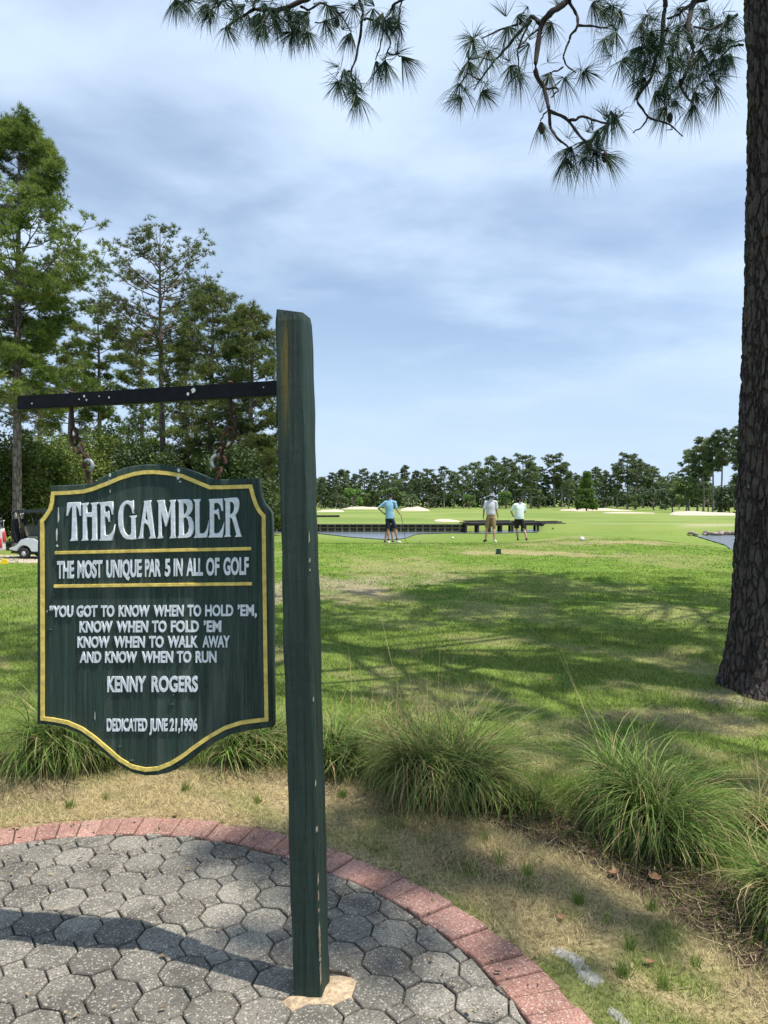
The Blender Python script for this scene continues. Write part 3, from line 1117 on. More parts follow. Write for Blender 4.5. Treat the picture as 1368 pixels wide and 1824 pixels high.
# --- the big flared title, drawn letter by letter
c1 = lambda x, y: (60 + x / 6.218, 820 + y / 6.218)
c2 = lambda x, y: (270 + x / 5.948, 820 + y / 5.948)
TITLE = [
    (c1, [[(380, 472), (400, 468), (524, 463), (528, 520), (534, 612), (519, 613), (508, 560), (497, 522), (478, 505), (481, 700), (482, 858), (497, 888), (408, 893), (428, 862), (433, 700), (436, 507), (415, 527), (398, 570), (386, 612), (371, 613), (376, 540)]]),
    (c1, [[(535, 478), (612, 470), (595, 502), (595, 580), (655, 573), (655, 498), (637, 474), (722, 466), (704, 496), (705, 700), (706, 858), (722, 885), (640, 889), (657, 860), (656, 628), (595, 625), (595, 860), (614, 886), (534, 891), (552, 862), (552, 502)]]),
    (c1, [[(726, 468), (882, 455), (885, 530), (887, 602), (873, 598), (862, 545), (846, 518), (824, 502), (797, 508), (796, 576), (822, 572), (842, 558), (848, 620), (853, 682), (838, 678), (828, 640), (814, 625), (796, 620), (797, 826), (830, 832), (862, 815), (886, 775), (905, 718), (893, 810), (878, 886), (730, 889), (750, 860), (750, 500)]]),
    (c1, [[(1108, 443), (1113, 520), (1117, 590), (1101, 586), (1092, 540), (1078, 508), (1055, 486), (1030, 482), (1008, 510), (995, 570), (991, 650), (997, 735), (1015, 795), (1042, 828), (1070, 830), (1088, 810), (1089, 640), (1068, 616), (1144, 612), (1130, 640), (1132, 850), (1143, 872), (1085, 876), (1035, 872), (1000, 850), (968, 800), (949, 730), (942, 650), (948, 570), (968, 505), (1000, 464), (1040, 447), (1075, 452), (1092, 457)]]),
    (c1, [[(1228, 452), (1306, 443), (1298, 472), (1320, 650), (1342, 832), (1362, 862), (1280, 867), (1302, 835), (1292, 770), (1275, 722), (1250, 700), (1230, 695), (1212, 832), (1226, 862), (1156, 869), (1180, 837), (1206, 650), (1231, 480)], [(1252, 535), (1238, 648), (1274, 676)]]),
    (c2, [[(64, 425), (140, 421), (143, 465), (178, 590), (210, 455), (195, 424), (262, 419), (250, 450), (252, 790), (269, 822), (196, 827), (212, 792), (210, 540), (162, 702), (152, 700), (108, 540), (110, 792), (131, 822), (66, 829), (80, 795), (80, 460)]]),
    (c2, [[(280, 419), (345, 413), (395, 411), (425, 428), (440, 470), (436, 520), (418, 558), (390, 583), (425, 610), (447, 660), (452, 715), (442, 768), (420, 805), (385, 819), (280, 823), (296, 790), (296, 450)], [(343, 453), (366, 458), (383, 488), (380, 530), (364, 562), (343, 580)], [(344, 610), (372, 602), (394, 640), (403, 700), (394, 752), (370, 782), (344, 787)]]),
    (c2, [[(446, 415), (525, 410), (511, 445), (512, 770), (540, 778), (568, 765), (590, 730), (610, 646), (604, 730), (592, 816), (452, 821), (470, 787), (467, 446)]]),
    (c2, [[(611, 412), (755, 405), (758, 470), (763, 537), (748, 535), (738, 490), (722, 462), (700, 449), (668, 455), (666, 530), (690, 527), (712, 510), (720, 570), (729, 626), (715, 620), (706, 582), (692, 567), (666, 562), (665, 768), (692, 776), (725, 762), (750, 722), (773, 655), (767, 730), (756, 816), (606, 816), (622, 786), (622, 450)]]),
    (c2, [[(770, 405), (860, 397), (905, 394), (926, 412), (934, 450), (930, 508), (914, 550), (892, 580), (920, 680), (946, 778), (963, 808), (888, 811), (904, 786), (880, 690), (856, 612), (833, 606), (833, 786), (846, 808), (773, 811), (791, 782), (788, 440)], [(835, 438), (862, 442), (882, 478), (878, 530), (860, 562), (834, 578)]]),
]


def smooth_poly(p):
    return p


mes = []
for (cv, polys) in TITLE:
    mes.append(curve_mesh([[bl(*cv(*q)) for q in p] for p in polys], 'glyph', 0.003, 0.0012, 1))


def join_meshes(mes, name, mat):
    bm = bmesh.new()
    for m in mes:
        bm.from_mesh(m)
        bpy.data.meshes.remove(m)
    me = bpy.data.meshes.new(name)
    bm.to_mesh(me)
    bm.free()
    me.materials.append(mat)
    return me


me = join_meshes(mes, 'lettering', M['white'])
me.transform(Matrix.Translation((0, 0, 0.0022)))
link('lettering', me, sign)


def word_mesh(txt, bold):
    cu = bpy.data.curves.new('word', 'FONT')
    cu.body = txt
    cu.size = 1.0
    cu.offset = bold
    cu.extrude = 0.5
    cu.resolution_u = 4
    o = bpy.data.objects.new('word', cu)
    COL.objects.link(o)
    dg = bpy.context.evaluated_depsgraph_get()
    me = bpy.data.meshes.new_from_object(o.evaluated_get(dg), depsgraph=dg)
    bpy.data.objects.remove(o)
    bpy.data.curves.remove(cu)
    return me


def cap_h(bold):
    me = word_mesh('H', bold)
    co = np.array([v.co[:] for v in me.vertices])
    bpy.data.meshes.remove(me)
    return co[:, 1].min(), co[:, 1].max()


def text_line(words, y0, y1, bold, thick=0.0035):
    """words: (text, x left, x right); y0/y1: ((top, base) at the line's left end, at its right end)"""
    c0, ch_ = cap_h(bold)
    X0, X1 = words[0][1], words[-1][2]
    mes = []
    for (tx, xa, xb) in words:
        me = word_mesh(tx, bold)
        co = np.array([v.co[:] for v in me.vertices])
        mn, mxx = co[:, 0].min(), co[:, 0].max()
        def yy(x):
            f = (x - X0) / (X1 - X0)
            return y0[0] + (y1[0] - y0[0]) * f, y0[1] + (y1[1] - y0[1]) * f
        tl, bl_ = bl(xa, yy(xa)[0]), bl(xa, yy(xa)[1])
        tr, br = bl(xb, yy(xb)[0]), bl(xb, yy(xb)[1])
        fx = (co[:, 0] - mn) / (mxx - mn)
        fy = (co[:, 1] - c0) / (ch_ - c0)
        bx = bl_[0] + (br[0] - bl_[0]) * fx
        by = bl_[1] + (br[1] - bl_[1]) * fx
        txx = tl[0] + (tr[0] - tl[0]) * fx
        tyy = tl[1] + (tr[1] - tl[1]) * fx
        out = np.column_stack([bx + (txx - bx) * fy, by + (tyy - by) * fy, (co[:, 2] + 0.5) * thick + 0.0004])
        me.vertices.foreach_set('co', out.astype(np.float32).ravel())
        mes.append(me)
    link('lettering', join_meshes(mes, 'lettering', M['white']), sign)


text_line([('THE', 102.6, 132), ('MOST', 138.8, 183), ('UNIQUE', 190, 252.5), ('PAR', 259, 286.8), ('5', 294.4, 303.6), ('IN', 310, 325.8), ('ALL', 332.5, 362), ('OF', 367.8, 391.4), ('GOLF', 398.6, 443.5)], (999.3, 1030.6), (992.2, 1023.6), 0.034)
text_line([('\u201dYOU', 89, 130.8), ('GOT', 137.2, 173.9), ('TO', 180.6, 204), ('KNOW', 212, 266.7), ('WHEN', 274.2, 327.5), ('TO', 334.7, 358.8), ('HOLD', 366, 416), ('\u2019EM,', 423.8, 458)], (1079, 1099), (1076.6, 1097), 0.034)
text_line([('KNOW', 142.3, 200.7), ('WHEN', 208.3, 264.2), ('TO', 271.5, 296.9), ('FOLD', 305, 355), ('\u2019EM', 363.3, 394.7)], (1106.3, 1126.4), (1105, 1125.6), 0.034)
text_line([('KNOW', 138.8, 195.4), ('WHEN', 203.6, 258.6), ('TO', 266.3, 291.9), ('WALK', 299.4, 353.2), ('AWAY', 361.3, 409.9)], (1133.6, 1153.6), (1132, 1152.9), 0.034)
text_line([('AND', 142.8, 180.6), ('KNOW', 187.9, 244.6), ('WHEN', 253, 308.7), ('TO', 315.7, 341), ('RUN', 349, 386.3)], (1160.6, 1180.4), (1159.3, 1180), 0.034)
text_line([('KENNY', 191.9, 260.4), ('ROGERS', 270.7, 352.7)], (1204.5, 1232.5), (1204, 1232), 0.032)
text_line([('DEDICATED', 190.9, 262.6), ('JUNE', 266.8, 298.7), ('21,', 302.8, 321.2), ('1996', 323, 351.7)], (1280, 1302.3), (1279.6, 1302), 0.032)

# droppings and scars on the board
mb = MB()
rs = random.Random(2)
for (x, y, w, h) in ((104.5, 918, 1.6, 34), (101.5, 950, 1.9, 28), (102, 972, 3.0, 5), (197.5, 846, 2.0, 8), (196, 858, 1.4, 9), (196.5, 875, 1.0, 8), (318.5, 838, 2.6, 8), (318.5, 851, 3.5, 9), (322, 858, 2.8, 3.5), (169.5, 1275, 1.0, 20), (84, 1089, 1.0, 5)):
    n = 12
    poly = []
    for i in range(n):
        a = 2 * math.pi * i / n
        k = rs.uniform(0.6, 1.05)
        u, v = bl(x + w * k * math.cos(a), y + h / 2 * k * math.sin(a))
        poly.append((u, v, 0.0068 if 840 < y < 862 or y == 851 else 0.0014))
    mb = MB()
    mb.add(poly, [tuple(range(n))])
    mb.obj('bird_dropping', M['dropping'], sign)
mb = MB()
for (x, y, w, h) in ((120, 1053, 4, 1.5), (96, 1060, 5, 2), (203, 1055, 4, 2.2), (303, 1055, 4, 1.5), (89, 1122, 5, 2), (366, 1222, 4, 2), (309, 1238, 4, 2.5), (306, 1254.5, 8, 1.2), (214, 1330, 6, 2), (235, 1355, 6, 2.6), (330, 1144, 5, 1.6), (395, 1182, 8, 2), (318, 1362, 7, 1.5), (305, 1090, 4, 1.2)):
    n = 12
    P0 = []
    for i in range(n):
        a = 2 * math.pi * i / n
        k = rs.uniform(0.75, 1.05)
        P0.append(bl(x + w * k * math.cos(a), y + h * k * math.sin(a)))
    c = np.mean(P0, axis=0)
    V = [(p[0], p[1], 0.0) for p in P0] + [(c[0] + (p[0] - c[0]) * .5, c[1] + (p[1] - c[1]) * .5, 0.0045) for p in P0]
    mb = MB()
    mb.add(V, [(i, (i + 1) % n, n + (i + 1) % n, n + i) for i in range(n)] + [tuple(range(n, 2 * n))])
    mb.obj('paint_blister', M['board'], sign, True)


# eye bolts belong to the board; chains are things of their own
def ring_path(c, u, v, ru, rv, a0=0, a1=2 * math.pi, n=24):
    return [np.array(c) + np.array(u) * ru * math.cos(a0 + (a1 - a0) * i / n) + np.array(v) * rv * math.sin(a0 + (a1 - a0) * i / n) for i in range(n + 1)]


minv = MBOARD.inverted()


def on_board(x, y, off=-0.02):
    u, v = bl(x, y, off)
    P = B0 + bnv * off + bu * u + bv * v
    return P


EYES = [((163.5, 864), (157, 830), 10.5, 0.35), ((383, 856), (389, 823), 12.0, -0.25)]
eye_c = []
for (foot_px, c_px, rpx, tw) in EYES:
    f = on_board(*foot_px)
    c = on_board(*c_px)
    eye_c.append(c)
    r = rpx * 2.52 / F_PX
    ud = bu * math.cos(tw) + bnv * math.sin(tw)
    mb = MB()
    base = ring_path(c, ud, bv, r, r, -2.1 if tw > 0 else -1.05, (-2.1 if tw > 0 else -1.05) + (5.6 if tw > 0 else -5.6), 26)
    stem = [f - bv * 0.01, f, c - bv * r * 1.55 + (f - c) * 0.15]
    allp = [np.array(minv @ Vector(p)) for p in (stem + base)]
    nn = len(allp)
    mb.tube(allp[:9], 0.0068, 10)
    ob = mb.obj('eye_bolt', M['rust'], sign, True)
    mb = MB()
    mb.tube(allp[8:24], 0.0069, 10)
    mb.obj('eye_ring', M['galv'], ob, True)
    mb = MB()
    mb.tube(allp[23:], 0.0068, 10)
    mb.obj('eye_tip', M['rust'], ob, True)


def link_mb(p0, p1, w, r, twist, n=28):
    """stadium-shaped chain link reaching from p0 to p1"""
    p0, p1 = np.array(p0), np.array(p1)
    d = p1 - p0
    L = np.linalg.norm(d)
    d = d / L
    s = np.cross(d, [0, 1, 0])
    s = s / np.linalg.norm(s)
    s2 = np.cross(d, s)
    side = s * math.cos(twist) + s2 * math.sin(twist)
    c = (p0 + p1) / 2
    h = max(L / 2 - w / 2, 0.001)
    P = []
    for i in range(n + 1):
        a = 2 * math.pi * i / n
        e = d * (h * (1 if math.sin(a) > 0 else -1)) if abs(math.sin(a)) > 1e-6 else 0
        P.append(c + side * (w / 2) * math.cos(a) + d * (w / 2) * math.sin(a) + e)
    P[-1] = P[0]
    mb = MB()
    mb.tube(P, r, 8, False)
    return mb


def bar_pt(x, y):
    """point under the arm seen at this photograph position"""
    best = None
    for k in range(200):
        t_ = k / 199
        p = a_start + (arm_end - a_start) * t_
        sx = CX + F_PX * p[0] / p[1]
        if best is None or abs(sx - x) < best[0]:
            best = (abs(sx - x), p)
    p = best[1]
    return at(x, y, p[1])


CH = [((127, 727), (133, 786), [(126, 782), (143, 801)], [(139, 795), (150, 818)], [(144, 810), (153, 830)], 0, 'left'),
      ((410, 711), (414, 770), [(404, 766), (420, 791)], [(400, 786), (412, 800)], [(392, 797), (404, 822)], 1, 'right')]
for (top, hook, l1, l2, l3, k, side) in CH:
    p_top, p_hook = bar_pt(*top), bar_pt(*hook)
    ec = eye_c[k]
    rt = thing('hanging_chain', 'short rusty chain holding the sign board, ' + ('near the free end of the arm' if k == 0 else 'nearer the post'), 'chain', tuple(p_top), 0, 'chains holding the sign')
    off = Matrix.Translation(-Vector(p_top))

    def put(mb, name, mat):
        o = mb.obj(name, mat, rt, True)
        o.data.transform(off)
        return o
    mb = MB()
    mb.tube([p_top + np.array([0, 0, 0.006]), p_top, p_top + (p_hook - p_top) * 0.35, p_top + (p_hook - p_top) * 0.62], [0.0085, 0.0078, 0.0065, 0.0062], 10)
    nut = MB()
    nut.ball(tuple(p_top + np.array([0, 0, 0.055])), (0.010, 0.010, 0.006), 10, 6)
    put(nut, 'nut', M['rust'])
    neck = p_top + (p_hook - p_top) * 0.60
    V_, F_ = None, None
    put(mb, 'hook', M['rustdark'])
    put(link_mb(neck, p_hook + (p_hook - neck) * 0.30, 0.030, 0.0058, 0.5), 'hook_eye', M['rustdark'])
    top3 = ec + np.array([0, 0, EYES[k][2] * 2.52 / F_PX])
    a = np.array(p_hook)
    b = top3 + np.array([0, 0, -0.006])
    q1 = a + (b - a) * 0.0
    n_l = 3
    cuts = [0.0, 0.46, 0.80, 1.06] if k == 0 else [0.0, 0.52, 0.80, 1.06]
    lat = np.array([0.012, 0, 0]) if k == 0 else np.array([-0.0, 0, 0])
    for i in range(n_l):
        s = a + (b - a) * (cuts[i] - 0.06) + np.array([0, 0, 0.008 if i == 0 else 0.004])
        e = a + (b - a) * (cuts[i + 1] + 0.06)
        put(link_mb(s, e, (0.036, 0.022, 0.022)[i], 0.0042, (0.15, 1.25, 0.3)[i]), 'link', M['rust'] if i != 1 else M['rustdark'])

# ------------------------------------------------------------------ foliage generators
def rand_unit(n, rng):
    v = rng.normal(size=(n, 3))
    return v / (np.linalg.norm(v, axis=1, keepdims=True) + 1e-9)


def needles(C, D, k, length, width, spread, droop, rng, segs=1):
    """needle tufts: C centres, D directions; returns triangle soup"""
    n = len(C)
    C = np.repeat(C, k, 0)
    D = np.repeat(D, k, 0)
    d = D + rand_unit(n * k, rng) * spread
    d /= np.linalg.norm(d, axis=1, keepdims=True)
    L = length * rng.uniform(0.65, 1.15, (n * k, 1))
    s = np.cross(d, rand_unit(n * k, rng))
    s /= np.linalg.norm(s, axis=1, keepdims=True) + 1e-9
    s *= width / 2
    base = C + d * L * 0.04
    if segs == 1:
        tip = C + d * L
        tip[:, 2] -= droop * L[:, 0]
        V = np.stack([base - s, base + s, tip], 1).reshape(-1, 3)
        Fx = np.arange(len(V)).reshape(-1, 3)
        return V, Fx
    mid = C + d * L * 0.55
    mid[:, 2] -= droop * L[:, 0] * 0.28
    tip = C + d * L * 0.96
    tip[:, 2] -= droop * L[:, 0]
    V = np.stack([base - s, base + s, mid + s, mid - s, tip], 1).reshape(-1, 3)
    b = np.arange(n * k)[:, None] * 5
    Fx = np.concatenate([b + [0, 1, 2], b + [0, 2, 3], b + [3, 2, 4]], 0)
    return V, Fx


def leaves(C, size, rng, flat=0.4):
    n = len(C)
    u = rand_unit(n, rng)
    w = rand_unit(n, rng)
    w[:, 2] *= 1 - flat
    u[:, 2] *= 1 - flat
    u /= np.linalg.norm(u, axis=1, keepdims=True)
    v = w - u * np.sum(w * u, 1, keepdims=True)
    v /= np.linalg.norm(v, axis=1, keepdims=True) + 1e-9
    s = size * rng.uniform(0.6, 1.25, (n, 1))
    V = np.stack([C - u * s, C + v * s * 0.5, C + u * s, C - v * s * 0.5], 1).reshape(-1, 3)
    return V, np.arange(len(V)).reshape(-1, 4)


class Soup:
    def __init__(self):
        self.V, self.F, self.n = [], [], 0

    def add(self, V, Fx):
        self.V.append(np.asarray(V))
        self.F.append(np.asarray(Fx) + self.n)
        self.n += len(V)

    def mesh(self, name, mat, smooth=False):
        return mesh_np(name, np.vstack(self.V), np.vstack(self.F), mat, smooth)


def gen_pine(seed, H, cb, Rw, nl, sub, tufts, nk, nlen, nwid, prof='round', r0=None, limb_n=6, spread=0.75, gap=0.0, low_up=0.25, clump=0.30, top=0.98):
    """trunk with limbs that reach out to the crown's outline; needle tufts gather in clumps on the outer twigs"""
    rng = np.random.default_rng(seed)
    PR = {'round': [(0, .55), (.15, .85), (.4, 1), (.65, .85), (.85, .55), (1, .15)],
          'flat': [(0, .45), (.25, .8), (.55, 1), (.8, .82), (.93, .55), (1, .25)],
          'cone': [(0, .9), (.12, 1), (.5, .62), (.8, .3), (1, .05)]}
    pr = np.array(PR[prof] if isinstance(prof, str) else prof, float)
    tr, cr = Soup(), Soup()
    m = 16
    tz = np.linspace(0, 1, m)
    lean = rng.normal(0, 0.010, 2)
    wob = rng.uniform(0, 6.28, 4)
    px = H * (lean[0] * tz + 0.008 * np.sin(3 * tz + wob[0]))
    py = H * (lean[1] * tz + 0.008 * np.sin(3.4 * tz + wob[1]))
    px, py = px - px[0], py - py[0]
    r0 = r0 or 0.0125 * H
    rad = r0 * (1 - 0.50 * tz - 0.42 * tz ** 3) + 0.35 * r0 * np.exp(-tz * 22)
    V, Fx = tube_np(np.column_stack([px, py, tz * H * top - 0.02 * H * (tz == 0)]), rad, 10)
    tr.add(V, Fx)
    C, D = [], []
    for i in range(nl):
        f = (i + rng.uniform(0, 1)) / nl
        zt = H * (cb + (1 - cb) * f) - 0.2
        az = i * 2.39996 + rng.normal(0, 0.4)
        L = max(0.25, Rw * np.interp(f, pr[:, 0], pr[:, 1]) * rng.choice([rng.uniform(0.35, 0.7), rng.uniform(0.75, 1.06), rng.uniform(0.75, 1.06)]))
        up = low_up + 0.55 * f + rng.normal(0, 0.15)
        zb = min(max(zt - L * up, 0.86 * cb * H), 0.95 * H * top)
        b = np.array([np.interp(zb, tz * H * top, px), np.interp(zb, tz * H * top, py), zb])
        t_ = np.array([b[0] + L * math.cos(az), b[1] + L * math.sin(az), zt])
        sN = np.linspace(0, 1, limb_n)
        P = b + (t_ - b) * sN[:, None]
        P[:, 2] -= 0.16 * L * np.sin(sN * math.pi) * rng.uniform(0.1, 1.0)
        P += rng.normal(0, 0.025 * L, P.shape) * sN[:, None]
        lr = r0 * (0.09 + 0.15 * L / Rw)
        V, Fx = tube_np(P, lr * (1 - 0.82 * sN), 5)
        tr.add(V, Fx)
        for j in range(sub):
            q = 0.46 + 0.54 * (j + rng.uniform(0, 1)) / sub
            if rng.random() < gap:
                continue
            p = np.array([np.interp(q, sN, P[:, c]) for c in range(3)])
            sa = az + (1 if j % 2 else -1) * rng.uniform(0.25, 1.3)
            sd = np.array([math.cos(sa), math.sin(sa), rng.uniform(0.0, 0.6)])
            sL = L * rng.uniform(0.10, 0.30) * (1.2 - 0.5 * q) + 0.22
            e = p + sd * sL
            mid = (p + e) / 2 + rng.normal(0, 0.05 * sL, 3)
            V, Fx = tube_np([p, mid, e], [lr * 0.32, lr * 0.24, lr * 0.12], 4)
            tr.add(V, Fx)
            for k in range(tufts):
                off = rng.normal(0, 1, 3)
                off *= clump * rng.uniform(0.2, 1) / np.linalg.norm(off)
                off[2] *= 0.6
                C.append(e + off - sd * sL * 0.25 * rng.uniform(0, 1))
                dd = off / clump * 0.8 + sd * 0.35 + np.array([0, 0, 0.55])
                D.append(dd / np.linalg.norm(dd))
    V, Fx = needles(np.array(C), np.array(D), nk, nlen, nwid, spread, 0.10, rng)
    cr.add(V, Fx)
    return tr, cr


def gen_broad(seed, H, Rw, nlobe, nleaf, lsize, base=0.12, squash=0.8):
    rng = np.random.default_rng(seed)
    tr, cr = Soup(), Soup()
    r0 = 0.022 * H
    fork = H * rng.uniform(0.16, 0.28)
    V, Fx = tube_np([(0, 0, -0.2), (0.02 * H, 0, fork * .5), (0.03 * H, 0.01 * H, fork)], [r0 * 1.25, r0, r0 * .9], 9)
    tr.add(V, Fx)
    C = []
    for i in range(nlobe):
        f = (i + .5) / nlobe
        az = i * 2.4 + rng.normal(0, 0.3)
        zz = H * (base + (1 - base) * (0.12 + 0.80 * rng.uniform(0, 1) ** 0.9))
        fr = (zz / H - base) / (1 - base)
        rad = Rw * math.sqrt(max(0.05, 1 - ((fr - 0.36) / 0.70) ** 2)) * rng.uniform(0.45, 0.92)
        c = np.array([rad * math.cos(az), rad * math.sin(az), zz])
        a = np.array([0.03 * H, 0.01 * H, fork * rng.uniform(.7, 1)])
        mid = a + (c - a) * 0.5 + np.array([0, 0, 0.06 * H])
        V, Fx = tube_np([a, mid, c], [r0 * .5, r0 * .3, r0 * .1], 5)
        tr.add(V, Fx)
        lr = Rw * rng.uniform(0.26, 0.46)
        nn = int(nleaf / nlobe * (lr / (0.36 * Rw)) ** 2)
        u = rand_unit(nn, rng)
        rr_ = lr * (0.35 + 0.65 * rng.uniform(0, 1, (nn, 1)) ** 0.5) * (1 + 0.22 * np.sin(u[:, :1] * 7 + u[:, 1:2] * 6 + i))
        p = c + u * rr_ * np.array([1, 1, squash])
        C.append(p)
    C = np.vstack(C)
    C[:, 2] = np.maximum(C[:, 2], 0.05 * H * base + 0.1)
    V, Fx = leaves(C, lsize, rng)
    cr.add(V, Fx)
    return tr, cr


def plant_tree(name, label, cat, gen, tmat, cmat, loc, rz=0, group=None, scale=1.0):
    o = thing(name, label, cat, loc, rz, group)
    o.scale = (scale,) * 3 if isinstance(scale, (int, float)) else scale
    tr, cr = gen
    link('trunk', tr.mesh('trunk', tmat, True), o)
    link('crown', cr.mesh('crown', cmat, False), o)
    return o


def px_tree(x, ytop, Y, off=0.0):
    """base on the terrain under photograph column x at distance Y, and the height that reaches ytop"""
    p = at(x, ytop, Y)
    z = gz(p[0], Y) + off
    return (p[0], Y, z), p[2] - z


# ------------------------------------------------------------------ the grove on the left
G_L = 'pines of the grove on the left'
GROVE = [
    (24, 200, 35, .345, 4.2, 116, 9, 17, 14, .27, .027, [(0, .8), (.065, .95), (.15, .62), (.24, .5), (.32, .62), (.41, .85), (.48, 1), (.62, 1), (.69, .78), (.8, .5), (.9, .3), (1, .12)], .22, 'needle', 'big leafy pine at the left edge, the tallest and thickest crown in the grove', .40, .0),
    (291, 408, 46, .60, 3.5, 74, 7, 7, 14, .29, .028, [(0, .75), (.15, 1.0), (.5, 1.08), (.75, 1.0), (.9, .85), (1, .5)], .22, 'needle_b', 'slender pine with a thin open rounded crown, straight trunk running down behind the sign', .30, .0),
    (172, 530, 52, .50, 2.0, 30, 8, 14, 14, .28, .032, [(0, .4), (.2, .75), (.45, .5), (.6, 1), (.85, .95), (1, .5)], .20, 'needle', 'pine with a small flat crown between the big left pine and the slender one', .42, .05),
    (66, 560, 55, .42, 2.8, 30, 8, 14, 14, .30, .034, 'round', .24, 'needle', 'pine half hidden behind the big left pine, trunk just right of its trunk', .45, .1),
    (372, 505, 44, .26, 2.9, 84, 8, 12, 14, .27, .028, [(0, .75), (.2, .95), (.45, .95), (.7, .8), (.88, .6), (1, .3)], .21, 'needle_b', 'dense olive pine with a slanting crown, right behind the slender pine above the arm', .42, .05),
    (440, 545, 42, .24, 2.4, 82, 8, 12, 14, .27, .028, [(0, .75), (.2, 1), (.5, .95), (.75, .8), (.9, .6), (1, .3)], .20, 'needle_b', "dense olive pine nearest the post, its crown touching the post's left side", .42, .05),
    (247, 580, 56, .40, 2.4, 34, 8, 14, 14, .30, .034, 'round', .22, 'needle', "shorter bushy pine filling the gap just left of the slender pine's trunk", .45, .1),
    (330, 600, 60, .34, 2.8, 34, 8, 14, 14, .31, .036, 'round', .22, 'needle_b', "shorter pine showing behind and right of the slender pine's trunk", .48, .1),
    (-75, 400, 40, .30, 3.4, 40, 8, 13, 14, .28, .030, 'round', .22, 'needle', 'pine whose branches reach in from beyond the left edge, low behind the big pine', .45, .1),
    (120, 600, 62, .36, 2.6, 30, 8, 14, 14, .31, .036, 'round', .22, 'needle_b', 'dim pine farthest back, seen between the left pines below the flat crown', .48, .1)]
for i, (x, yt, Y, cb_, rw_, nl_, sb_, tf_, nk_, nlen_, nw_, pf_, r0_, mt_, lb_, cl_, gp_) in enumerate(GROVE):
    loc, H = px_tree(x, yt, Y)
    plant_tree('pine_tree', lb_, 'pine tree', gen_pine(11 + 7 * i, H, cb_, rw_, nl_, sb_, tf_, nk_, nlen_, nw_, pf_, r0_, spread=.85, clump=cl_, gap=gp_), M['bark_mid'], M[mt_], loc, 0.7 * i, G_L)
# broadleaf understorey behind the carts and the board
G_U = 'leafy small trees under the pines'
UND = [(-20, 770, 37, 3.0, 'leaf', 'leafy tree at the left edge behind the golf carts, dark limbs beneath'),
       (62, 790, 39, 2.7, 'leaf', 'leafy tree right above the golf cart roofs'),
       (138, 765, 43, 3.0, 'leaf', 'leafy tree behind the left hanging chain'),
       (212, 758, 46, 3.2, 'leaf', 'wide leafy tree behind the rounded top of the sign'),
       (275, 790, 42, 2.6, 'leaf_dark', 'darker leafy tree rising just over the crest of the sign'),
       (345, 800, 43, 2.4, 'leaf', 'low leafy tree left of the right hanging chain'),
       (420, 792, 40, 2.3, 'leaf_dark', 'dark glossy shrub between the right hanging chain and the post'),
       (480, 868, 60, 1.6, 'leaf', 'small round bush seen between the sign\'s top right corner and the post'),
       (-95, 800, 36, 2.8, 'leaf', 'leafy tree reaching in from beyond the left edge low down'),
       (462, 760, 52, 2.2, 'leaf', 'thin leafy tree close left of the post behind the dark shrub'),
       (10, 800, 60, 4.2, 'leaf_dark', 'dark leafy tree at the back of the grove behind the golf carts'),
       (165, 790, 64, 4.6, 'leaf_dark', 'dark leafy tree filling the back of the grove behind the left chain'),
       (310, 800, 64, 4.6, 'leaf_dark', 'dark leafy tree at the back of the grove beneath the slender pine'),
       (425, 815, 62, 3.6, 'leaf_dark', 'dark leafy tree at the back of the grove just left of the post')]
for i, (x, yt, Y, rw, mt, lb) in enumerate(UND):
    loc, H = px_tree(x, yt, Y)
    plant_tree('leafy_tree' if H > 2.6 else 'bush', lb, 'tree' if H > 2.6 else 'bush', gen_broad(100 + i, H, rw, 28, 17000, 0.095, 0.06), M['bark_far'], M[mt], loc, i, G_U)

# ------------------------------------------------------------------ the far treeline
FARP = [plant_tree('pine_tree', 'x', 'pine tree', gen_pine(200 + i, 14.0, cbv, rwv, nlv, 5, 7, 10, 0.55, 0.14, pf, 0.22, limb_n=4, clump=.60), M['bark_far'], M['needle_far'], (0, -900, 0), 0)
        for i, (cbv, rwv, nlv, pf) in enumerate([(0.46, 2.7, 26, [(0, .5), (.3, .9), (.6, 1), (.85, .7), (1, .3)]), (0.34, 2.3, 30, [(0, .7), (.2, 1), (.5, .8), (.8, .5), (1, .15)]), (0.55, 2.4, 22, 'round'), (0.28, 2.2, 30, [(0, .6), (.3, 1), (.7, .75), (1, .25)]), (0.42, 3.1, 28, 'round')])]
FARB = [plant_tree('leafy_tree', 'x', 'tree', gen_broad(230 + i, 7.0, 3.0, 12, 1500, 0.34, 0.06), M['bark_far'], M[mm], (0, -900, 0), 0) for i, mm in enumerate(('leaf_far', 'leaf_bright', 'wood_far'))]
FAR = [(572, 850), (591, 842), (606, 836), (619, 838), (634, 844), (649, 835), (668, 842), (684, 838), (703, 842), (722, 829), (741, 838), (760, 834), (776, 845), (791, 830), (808, 840), (826, 830), (847, 822), (858, 834), (876, 811), (890, 824), (903, 815), (918, 832), (931, 808), (946, 822), (959, 834), (972, 846),
       (988, 807), (1001, 826), (1013, 840), (1028, 846), (1062, 832), (1078, 838), (1100, 830), (1118, 806), (1133, 818), (1146, 824), (1163, 831), (1180, 850), (1196, 856), (1210, 850)]
words_ = ['first', 'second', 'third', 'fourth', 'fifth', 'sixth', 'seventh', 'eighth', 'ninth', 'tenth', 'eleventh', 'twelfth', 'thirteenth', 'fourteenth', 'fifteenth', 'sixteenth', 'seventeenth', 'eighteenth', 'nineteenth', 'twentieth']
rs = random.Random(21)
used = set()
